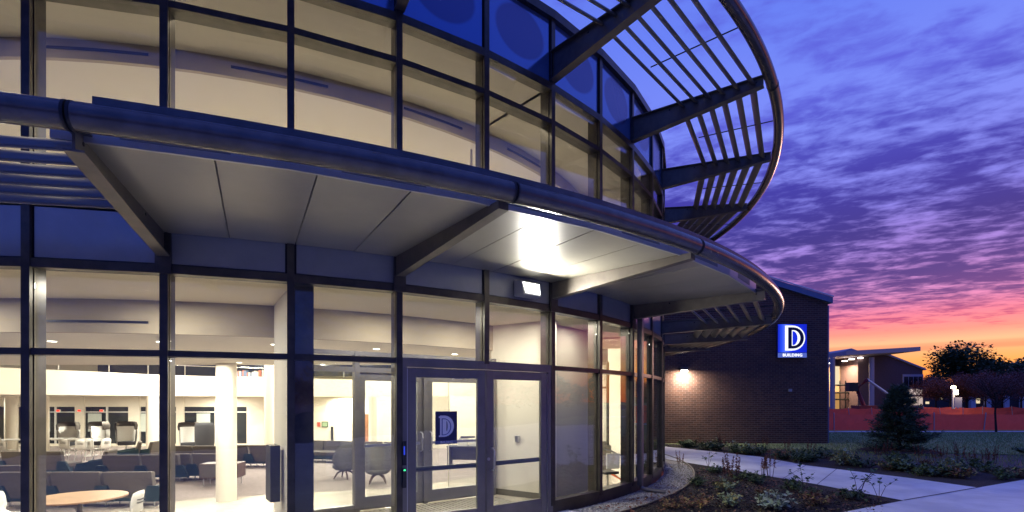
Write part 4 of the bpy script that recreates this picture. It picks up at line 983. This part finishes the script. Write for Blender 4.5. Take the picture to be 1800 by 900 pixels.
for i in range(54):
    t = rnd.random(); xx = 1205+t*600; e_ = [(1205,789),(1336,804),(1419,819),(1600,842),(1720,858),(1800,846)]
    for (xa,ya),(xb,yb_) in zip(e_, e_[1:]):
        if xa <= xx <= xb+1: y1_ = ya+(yb_-ya)*(xx-xa)/(xb-xa)
    y0_ = 787+(xx-1205)*(826-787)/(595)*1.0 if xx > 1205 else 787
    y0_ = min(y0_, y1_-5); yb = y0_+(y1_-y0_)*rnd.uniform(.05,.75); x,y = gp(xx,yb); kd = kinds[i%6]
    where = 'left, before the brick wall' if xx < 1400 else ('middle, before the conifer' if xx < 1600 else 'right, before the lawn')
    plant('border_plant', bush_v[kd][i%3], (x,y,.01), '%s low plant in the border beyond the path, %s' % ({'low':'green','dark':'dark green','brown':'brown','pale':'pale green'}[kd], where), '%s, %s %s' % (G2, kd, where.split(',')[0]), rz=rnd.uniform(0,6), sc=rnd.uniform(.8,1.35))
for i,xx in enumerate([1228,1268,1327,1345,1384,1422,1660,1686,1710,1732,1745,1540,1560,1615,1650]):
    yb = 790+max(0,(xx-1330))*.075; x,y = gp(xx,yb+ (i%3)*2)
    plant('seed_spike', spk[i%3], (x,y,.01), 'rusty seed spike in the border beyond the path, before %s' % ('the brick wall' if xx < 1450 else 'the lawn'), 'rusty seed spikes before %s' % ('the brick wall' if xx < 1450 else 'the lawn'), rz=i, sc=rnd.uniform(.8,1.1))
# fallen leaves: too many to count
b = MB(); rl_ = random.Random(3)
for i in range(1500):
    t = rl_.random(); xx = 1150+rl_.random()*400; yb = 815+rl_.random()*95; x,y = gp(xx,yb)
    lim = 855 if xx > 1300 else 815
    b_leaf = Vector((x,y,.03)); k_ = atan2(x-CX, CY-y); rr_ = hypot(x-CX,y-CY)
    if rr_ < R+.1: continue
    if rr_ > 10.7 and yb < 808+(xx-1168)*.177: continue
    if rr_ < 10.7 and rl_.random() < .5: continue
    leafquad(b, b_leaf, rl_.uniform(.03,.06), rl_.uniform(.02,.04), rl_, rl_.choice((0,0,1,2)), droop=.3)
for k in range(160):
    kk = rl_.uniform(5.6,7.4); r_ = rl_.uniform(10.3,10.8); p = pol(r_, kk, .02, True); leafquad(b, p, .06, .045, rl_, rl_.choice((0,1)), droop=.3)
o = b.build('fallen_leaves', [leafmats['brown'], leafmats['rust'], leafmats['yellow']]); o['kind'] = 'stuff'
# mulch chips
b = MB()
for i in range(9000):
    xx = 1120+rl_.random()*480; yb = 812+rl_.random()*100; x,y = gp(xx,yb)
    if hypot(x-CX,y-CY) < 10.78 or yb < 812+(xx-1168)*.182 or xx > 1589: continue
    if yb > 899-(xx-1497)*.19 and xx > 1440: continue
    a = rl_.uniform(0,pi); l = rl_.uniform(.012,.035); w = l*.35; z = .012+rl_.random()*.02; dx_, dy_ = cos(a), sin(a)
    o_ = len(b.v); b.v += [(x-dx_*l,y-dy_*l,z),(x+dy_*w,y-dx_*w,z+.004),(x+dx_*l,y+dy_*l,z+.012),(x-dy_*w,y+dx_*w,z+.015)]; b.f.append([o_,o_+1,o_+2,o_+3]); b.m.append(i%2); b.s.append(False)
o = b.build('mulch_chips', [M_mulch, pbr('chip_brown',(.045,.03,.022),.9)]); o['kind'] = 'stuff'
# gravel stones
b = MB(); oct_f = [(0,2,4),(2,1,4),(1,3,4),(3,0,4),(2,0,5),(1,2,5),(3,1,5),(0,3,5)]
for i in range(6000):
    kk = rl_.uniform(5.35,11) if i%3 else rl_.uniform(5.3,7.6); r_ = rl_.uniform(R+.05,10.7); p = pol(r_, kk, .006, True); s_ = rl_.uniform(.008,.02)
    o_ = len(b.v); q = [(s_,0,0),(-s_,0,0),(0,s_*.8,0),(0,-s_*.8,0),(0,0,s_*.7),(0,0,-s_*.6)]; a = rl_.uniform(0,3)
    b.v += [(p[0]+x_*cos(a)-y_*sin(a), p[1]+x_*sin(a)+y_*cos(a), p[2]+z_) for x_,y_,z_ in q]
    for f in oct_f: b.f.append([o_+j for j in f]); b.m.append(i%3); b.s.append(False)
o = b.build('gravel_stones', [pbr('stone_a',(.42,.40,.36),.8), pbr('stone_b',(.26,.24,.22),.8), pbr('stone_c',(.55,.53,.50),.8)]); o['kind'] = 'stuff'
# grass blades on the lawn
b = MB()
for i in range(42000):
    Y = 13+13.8*rl_.random()**.8; x = Y*(.27+.75*rl_.random()); 
    if x < 12.2 and Y > 19.6: 
        if x < 11.98 : continue
    yb = HOR+1.6*FPX/Y; xx = 900+x/Y*FPX
    lim = 787+(xx-1205)*.0655
    if yb > lim+1.5: continue
    h = rl_.uniform(.03,.07); a = rl_.uniform(0,2*pi); o_ = len(b.v)
    b.v += [(x,y_,z_) for x,y_,z_ in ((x-.008*cos(a),Y-.008*sin(a),-.005),(x+.008*cos(a),Y+.008*sin(a),-.005),(x+rl_.uniform(-.03,.03),Y+rl_.uniform(-.03,.03),h))]
    b.f.append([o_,o_+1,o_+2]); b.m.append(0 if rl_.random()<.7 else 1); b.s.append(False)
o = b.build('grass_blades', [M_blade_g, pbr('grass_dry',(.30,.28,.13),.8)]); o['kind'] = 'stuff'

# conifer
def conifer(loc):
    t = thing('conifer', 'dense dark green conifer with wide drooping branches on the lawn', 'tree', loc)
    rc = random.Random(11); b = MB(); tr_ = MB(); H_ = 2.12
    tr_.tube([(0,0,0),(.01,0,.8),(0,.01,H_-.1)], [.07,.05,.012], 8)
    br_ = MB()
    for i in range(230):
        f = rc.random()**.85; z = .08+(H_-.12)*f; Rm = 1.05*(1-f)**.74+.05
        a = rc.uniform(0,2*pi); L = Rm*rc.uniform(.62,1.12); ends = Vector((cos(a)*L, sin(a)*L, z+L*.10-.06+rc.uniform(-.05,.12)))
        base_ = Vector((0,0,z)); mid = base_.lerp(ends,.55)+Vector((0,0,-.06*L))
        br_.tube([base_, mid, ends], [.010,.006,.002], 4, 0, None, False)
        nsub = int(18+36*L)
        for j in range(nsub):
            tt = rc.uniform(.3,1.0); p = base_.lerp(mid,tt/.55) if tt < .55 else mid.lerp(ends,(tt-.55)/.45)
            side = Vector((-sin(a),cos(a),0))*rc.uniform(-1,1)*(.20*(1.15-tt)+.05); q = p+side+Vector((0,0,rc.uniform(-.05,.05)))
            d = (ends-base_).normalized()*.6+side.normalized()*.7+Vector((0,0,rc.uniform(-.25,.45)))
            d.normalize()
            for w_ in range(3):
                dd_ = (d+Vector((rc.uniform(-.5,.5),rc.uniform(-.5,.5),rc.uniform(-.5,.5)))).normalized()*rc.uniform(.07,.14); s_ = dd_.cross(Vector((rc.uniform(-1,1),rc.uniform(-1,1),1))).normalized()*.010
                o_ = len(b.v); b.v += [tuple(q-s_),tuple(q+s_),tuple(q+dd_+s_*.3),tuple(q+dd_-s_*.3)]; b.f.append([o_,o_+1,o_+2,o_+3]); b.m.append(0 if rc.random()<.75 else 1); b.s.append(False)
    tr_.build('trunk', M_bark, t); br_.build('branches', M_bark, t); b.build('foliage', [leafmats['needle'], leafmats['dark']], t)
cx_, cy_ = gp(1580,793)
conifer((cx_,cy_,0))
b = MB(); b.cyl((0,0), 1.15, 0, .05, 40, 0, 1.0); o = b.build('mulch_ring', M_mulch, None, (cx_,cy_,-.004)); o['kind'] = 'structure'
def tree(name, label, loc, H_, rad, zc, nleaf, lsize, mat, seed, trunk=.12, cr=None, group=None, lobes=7, spread=1.0, nb_=9, twig=0):
    t = thing(name, label, 'tree', loc, 0, group); rc = random.Random(seed); tr_ = MB(); L_ = MB(); Bm = MB()
    top = zc-rad*.2
    tr_.tube([(0,0,0),(rc.uniform(-.03,.03)*H_,0,top*.5),(rc.uniform(-.02,.02)*H_,0,top)], [trunk,trunk*.75,trunk*.5], 8)
    cents = []
    for i in range(nb_):
        a = rc.uniform(0,2*pi); q = rc.random()**.5; e = Vector((cos(a)*rad*spread*q*.8, sin(a)*rad*spread*q*.8, zc+(H_-zc)*rc.uniform(-.45,.78)*(1-.45*q)))
        st_ = Vector((0,0,top*rc.uniform(.55,1))); mid = st_.lerp(e,.5)+Vector((0,0,-.05*rad)); Bm.tube([st_,mid,e], [trunk*.4,trunk*.25,trunk*.08], 5, 0, None, False); cents.append((e, rc.uniform(.28,.48)*rad))
        for w_ in range(twig):
            e2 = e+Vector((rc.uniform(-1,1),rc.uniform(-1,1),rc.uniform(-.5,.8)))*rad*.45; Bm.tube([mid.lerp(e,rc.random()), e2], [trunk*.12,trunk*.03], 3, 0, None, False)
    for i in range(nleaf):
        c, r_ = cents[rc.randrange(len(cents))]; d = Vector((rc.gauss(0,1),rc.gauss(0,1),rc.gauss(0,.8))).normalized()*r_*rc.random()**.38
        p = c+d; leafquad(L_, p, lsize*rc.uniform(.6,1.3), lsize*rc.uniform(.4,.8), rc)
    tr_.build('trunk', M_bark, t); Bm.build('limbs', M_bark, t); L_.build('crown', mat, t); return t
tx_y = 27.2
tree('small_tree', 'small reddish brown tree with a thin trunk before the orange fence', (px(1751,0,tx_y).x,tx_y,0), 3.15, 1.45, 2.35, 5200, .06, leafmats['autumn'], 3, .055, nb_=22, twig=10, spread=1.1)
tree('autumn_tree', 'big dark tree silhouetted against the orange sunset', (px(1704,0,108).x,108,0), 13.2, 7.0, 8.4, 9500, .7, leafmats['dark'], 8, .4, nb_=22)
tree('autumn_tree', 'dark tree at the right edge against the sunset, lower than the big one', (px(1785,0,112).x,112,0), 10.6, 6.0, 7.2, 6000, .7, leafmats['dark'], 12, .35, nb_=16)
tree('autumn_tree', 'small far tree in the glow between the far building and the big tree', (px(1640,0,125).x,125,0), 8.2, 4.5, 5.2, 4000, .6, leafmats['autumn'], 14, .3, nb_=12)
for i,(xx,Y,H_,r_) in enumerate([(1645,72,5.1,3.0),(1672,66,4.8,2.8),(1700,70,5.4,3.2),(1732,64,5.2,3.1),(1762,70,5.6,3.2),(1795,64,5.3,3.3),(1825,70,6.3,3.6)]):
    tree('parking_tree', 'reddish brown autumn tree beyond the fences, %s along the row from the left' % ['first','second','third','fourth','fifth','sixth','seventh'][i], (px(xx,0,Y).x,Y,0), H_, r_, H_*.60, 6500, .2, leafmats['autumn'], 30+i, .12, nb_=16, twig=5, spread=1.2, group='brown trees beyond the fences')
# far wood on the horizon
b = MB(); rw = random.Random(4)
for i in range(16000):
    x = rw.uniform(60,330); y = 230+rw.uniform(0,25); h = 7+3*sin(x*.06)+2*sin(x*.17+1); leafquad(b, (x,y,rw.random()**.7*h), 1.6, 1.2, rw)
o = b.build('far_wood', leafmats['dark']); o['kind'] = 'stuff'

b = MB(); rw = random.Random(6)  # unseen wood on the right, added to block horizon glow in the glass
for i in range(9000):
    t = rw.random(); x = 95+20*sin(t*5)+rw.uniform(0,9); y = 45-190*t; h = 9+3*sin(t*37)+2*sin(t*91+1); leafquad(b, (x,y,rw.random()**.7*h), 1.3, 1.0, rw)
o = b.build('far_wood', leafmats['autumn']); o['kind'] = 'stuff'
# ------------------------------------------------------------------ fences
M_orange = pbr('orange_mesh', (.95,.17,.13), .7, var=.12, vscale=2); M_orange2 = pbr('orange_mesh_far', (.95,.17,.12), .7, var=.15, vscale=1)
for m_ in (M_orange, M_orange2):       # thin plastic mesh lets the low light through
    t = m_.node_tree; pb = t.nodes['Principled BSDF']; out = [n_ for n_ in t.nodes if n_.type == 'OUTPUT_MATERIAL'][0]
    tl = N(t, 'ShaderNodeBsdfTranslucent'); tl.inputs[0].default_value = (.95,.16,.10,1); mx = N(t, 'ShaderNodeMixShader'); mx.inputs[0].default_value = .55
    t.links.new(pb.outputs[0], mx.inputs[1]); t.links.new(tl.outputs[0], mx.inputs[2]); t.links.new(mx.outputs[0], out.inputs[0])
def net(name, label, xs, Y0, Y1, h, sag, seed, posts, mat, group=None):
    t = thing(name, label, 'fence'); rc = random.Random(seed); n = 60; x0, x1 = xs; b = MB(); vs = []
    for i in range(n+1):
        f = i/n; x = x0+(x1-x0)*f; y = Y0+(Y1-Y0)*f; hz = h-sag*abs(sin(f*posts*pi))*rc.uniform(.6,1)
        vs += [(x,y+rc.uniform(-.02,.02),.02),(x,y+rc.uniform(-.05,.05),hz*.5),(x,y,hz)]
    b.add(vs, [(3*i+j,3*(i+1)+j,3*(i+1)+j+1,3*i+j+1) for i in range(n) for j in range(2)]); b.build('orange_net', mat, t)
    for i in range(posts+1):
        f = i/posts; x = x0+(x1-x0)*f; y = Y0+(Y1-Y0)*f-.03; ln = rc.choice((0,0,.12,-.1))
        b = MB(); b.tube([(x,y,0),(x+ln,y,h+.08)], .03, 6); b.build('fence_post', M_trim, t)
    return t
net('construction_fence', 'orange plastic construction fence with pale posts along the lawn', (11.9,34), 28.35, 28.9, .90, .05, 1, 8, M_orange)
net('construction_fence', 'farther orange construction fence beyond the first, left of the conifer', (28,48), 55, 56, .85, .1, 2, 8, M_orange2)
net('construction_fence', 'farther orange construction fence beyond the first, right of the conifer', (48.5,78), 62, 60, .95, .2, 3, 9, M_orange2)

# ------------------------------------------------------------------ far canopied building
YF = 74.0
def fx(x, Y=YF): return (x-900)/FPX*Y
def fz(y, Y=YF): return 1.6-(y-HOR)/FPX*Y
fb = thing('far_building', 'distant purple brown building with a flat canopy on tall columns and lit entrance', 'building')
M_fwall = pbr('far_wall', (.14,.09,.10), .85, var=.08); M_fcan = pbr('far_canopy', (.40,.36,.42), .6)
b = MB(); pts = [(1508,726),(1622,726),(1622,650),(1560,626),(1508,622)]
vs = [(fx(x),YF+d,max(fz(y),-.1)) for d in (0,14) for x,y in pts]; n = 5
b.add(vs, [list(range(n))[::-1], list(range(n,2*n))]+[(i,(i+1)%n,n+(i+1)%n,n+i) for i in range(n)]); b.build('wall', M_fwall, fb)
b = MB(); vs = [(fx(x),YF+d,fz(y)+k) for k in (0,.25) for d in (-.3,14.3) for x,y in ((1556,624),(1625,651))]
b.add(vs, [(0,1,3,2),(4,6,7,5),(0,4,5,1),(2,3,7,6),(0,2,6,4),(1,5,7,3)]); b.build('roof', M_fcan, fb)
b = MB(); vs = [(fx(1440),YF-6,fz(631)),(fx(1560),YF-6,fz(624)),(fx(1560),YF+6,fz(624)),(fx(1440),YF+6,fz(631))]; vs += [(x,y,z+.55) for x,y,z in vs]
b.add(vs, [(3,2,1,0),(4,5,6,7),(0,1,5,4),(1,2,6,5),(2,3,7,6),(3,0,4,7)]); b.build('canopy', M_fcan, fb)
b = MB(); b.add([(fx(1470),YF+1,fz(624)),(fx(1505),YF+1,fz(611)),(fx(1535),YF+1,fz(622)),(fx(1470),YF+9,fz(624)),(fx(1505),YF+9,fz(611)),(fx(1535),YF+9,fz(622))], [(0,2,1),(3,4,5),(0,1,4,3),(1,2,5,4),(0,3,5,2)]); b.build('roof_peak', M_fcan, fb)
for x in (1465,1534): b = MB(); b.cyl((fx(x,69),69.2), .3, 0, fz(628,69), 14); b.build('column', M_fcan, fb)
M_warm = emis('warm_interior', lin(214,160,96)[:3], .75); M_warm2 = emis('bright_interior', lin(255,232,190)[:3], .95)
b = MB(); b.box(fx(1440),fx(1508),YF+4,YF+4.2,0,fz(640)); b.build('entrance_back_wall', pbr('tan_wall',(.5,.34,.2),.8), fb)
for x0,x1,y0,y1,mm in ((1497,1506,641,676,M_warm2),(1455,1461,656,664,M_warm2),(1455,1462,684,704,M_warm2),(1455,1463,706,722,M_warm),(1484,1497,686,716,M_warm),(1490,1506,690,722,M_warm)):
    MB().box(fx(x0),fx(x1),YF+3.9,YF+3.99,fz(y1),fz(y0)).build('lit_window', mm, fb)
for x,y in ((1462,636),(1485,632),(1497,629),(1512,627)):
    b = MB(); b.cyl((fx(x),YF), .35, fz(y)-.25, fz(y)-.15, 12); b.build('canopy_lamp', M_lamp, fb)
area('canopy_light', (fx(1484),YF+1,fz(640)), 3, 1500, (1,.72,.42))
wf = MB().box(fx(1586),fx(1622),YF-.12,YF-.02,fz(722),fz(658)).build('window_bay', pbr('bay_frame',(.5,.45,.5),.6), fb)
for i in range(4):
    for y0,y1,mm in ((662,681,M_nightglass),(684,694,M_warm2),(697,712,M_warm2)):
        x0 = 1588+i*8.4; m_ = mm if mm is M_nightglass else emis('bay_glow_%d'%i, lin(228,205,200)[:3], .8) if y0 == 684 else emis('bay_low_%d'%i, lin(225,200,190)[:3], .75)
        MB().box(fx(x0),fx(x0+7.2),YF-.16,YF-.11,fz(y1),fz(y0)).build('pane', m_, wf)
# scaffold silhouettes inside the entrance
b = MB()
for y in (676,690,702): b.tube([(fx(1478),YF+2,fz(y)),(fx(1508),YF+2,fz(y))], .12, 5)
for x in (1482,1492,1502): b.tube([(fx(x),YF+2,0),(fx(x),YF+2,fz(668))], .08, 5)
o = b.build('scaffold', M_black); tag(o, 'dark scaffold standing in the lit far entrance', 'scaffold')
sp_ = spot
# boom lift
bl = thing('boom_lift', 'red boom lift with a raised pale arm before the far building', 'boom lift', (px(1519,0,60).x,60,0))
p0 = px(1519,705,60); rel = lambda x,y: (px(x,y,60)-Vector((p0.x,60,0)))
M_liftred = pbr('lift_red',(.4,.04,.03),.5)
b = MB(); b.box(-1.0,1.0,-.8,.8,.35,1.1); b.build('chassis', M_liftred, bl)
for sx in (-.7,.7): b = MB(); b.cyl((0,0), .36, -.15, .15, 14, 0, None, Matrix.Translation((sx,-.8,.36)) @ Matrix.Rotation(pi/2,4,'X')); b.build('wheel', M_black, bl)
b = MB(); b.tube([(0,0,1.0), tuple(rel(1506,684)), tuple(rel(1524,667))], .2, 6); b.build('lower_arm', M_liftred, bl)
b = MB(); b.tube([tuple(rel(1524,667)), tuple(rel(1560,692))], .14, 6); b.build('upper_arm', M_white, bl)
b = MB(); b.box(-.5,.5,-.4,.4,0,1.0,0,Matrix.Translation(rel(1497,688))); b.build('basket', M_black, bl)
# street lamp
YL = 58
ll = thing('street_lamp', 'lit street lamp with a small white banner beside the brown trees', 'street lamp', (fx(1676,YL),YL,0))
b = MB(); b.cyl((0,0), .16, 0, fz(683,YL), 10, 0, .12); b.build('pole', M_fcan, ll)
b = MB(); b.lathe([(.05,fz(682,YL)),(.24,fz(682.5,YL)),(.22,fz(679.5,YL)),(.1,fz(678,YL))], (0,0), 14); b.build('lamp_head', emis('street_glow',(1,.85,.55),14), ll)
b = MB(); b.box(.14,.52,-.05,.05,fz(694,YL),fz(685,YL)); b.build('banner', pbr('banner_white',(.75,.8,.85),.5), ll)
pl_ = bpy.data.lights.new('street_light','POINT'); pl_.energy = 420; pl_.color = (1,.8,.5); pl_.shadow_soft_size = .6; po = bpy.data.objects.new('street_light', pl_); COL.objects.link(po); po.location = (0,-1.2,fz(682,YL)); po.parent = ll
# low far pavilion with pale columns
pv_ = thing('far_pavilion', 'low far building with pale columns and small lit windows under the brown trees', 'building')
Yp = 100
b = MB(); b.box(fx(1640,Yp),fx(1840,Yp),Yp+1,Yp+10,0,fz(694,Yp)+1.0); b.build('wall', pbr('pav_wall',(.05,.04,.05),.8), pv_)
for x in (1683,1709,1736,1768,1798): MB().box(fx(x,Yp)-.45,fx(x,Yp)+.45,Yp-.3,Yp+.3,0,fz(696,Yp)).build('column', pbr('pav_col',(.5,.48,.6),.7), pv_)
for x0,x1,y0,y1 in ((1716,1730,703,709),(1634,1640,706,710),(1660,1664,699,702),(1723,1731,700,702)):
    MB().box(fx(x0,Yp),fx(x1,Yp),Yp+.9,Yp+.98,fz(y1,Yp),fz(y0,Yp)).build('lit_window', M_warm2, pv_)
sgn = thing('notice_board', 'small grey notice board at the foot of the street lamp', 'sign', (fx(1684,57),57,0))
MB().box(-.4,.4,-.05,.05,.9,2.0).build('board', M_fcan, sgn); b = MB(); b.cyl((0,0), .08, 0, .9, 6); b.build('post', M_fcan, sgn)
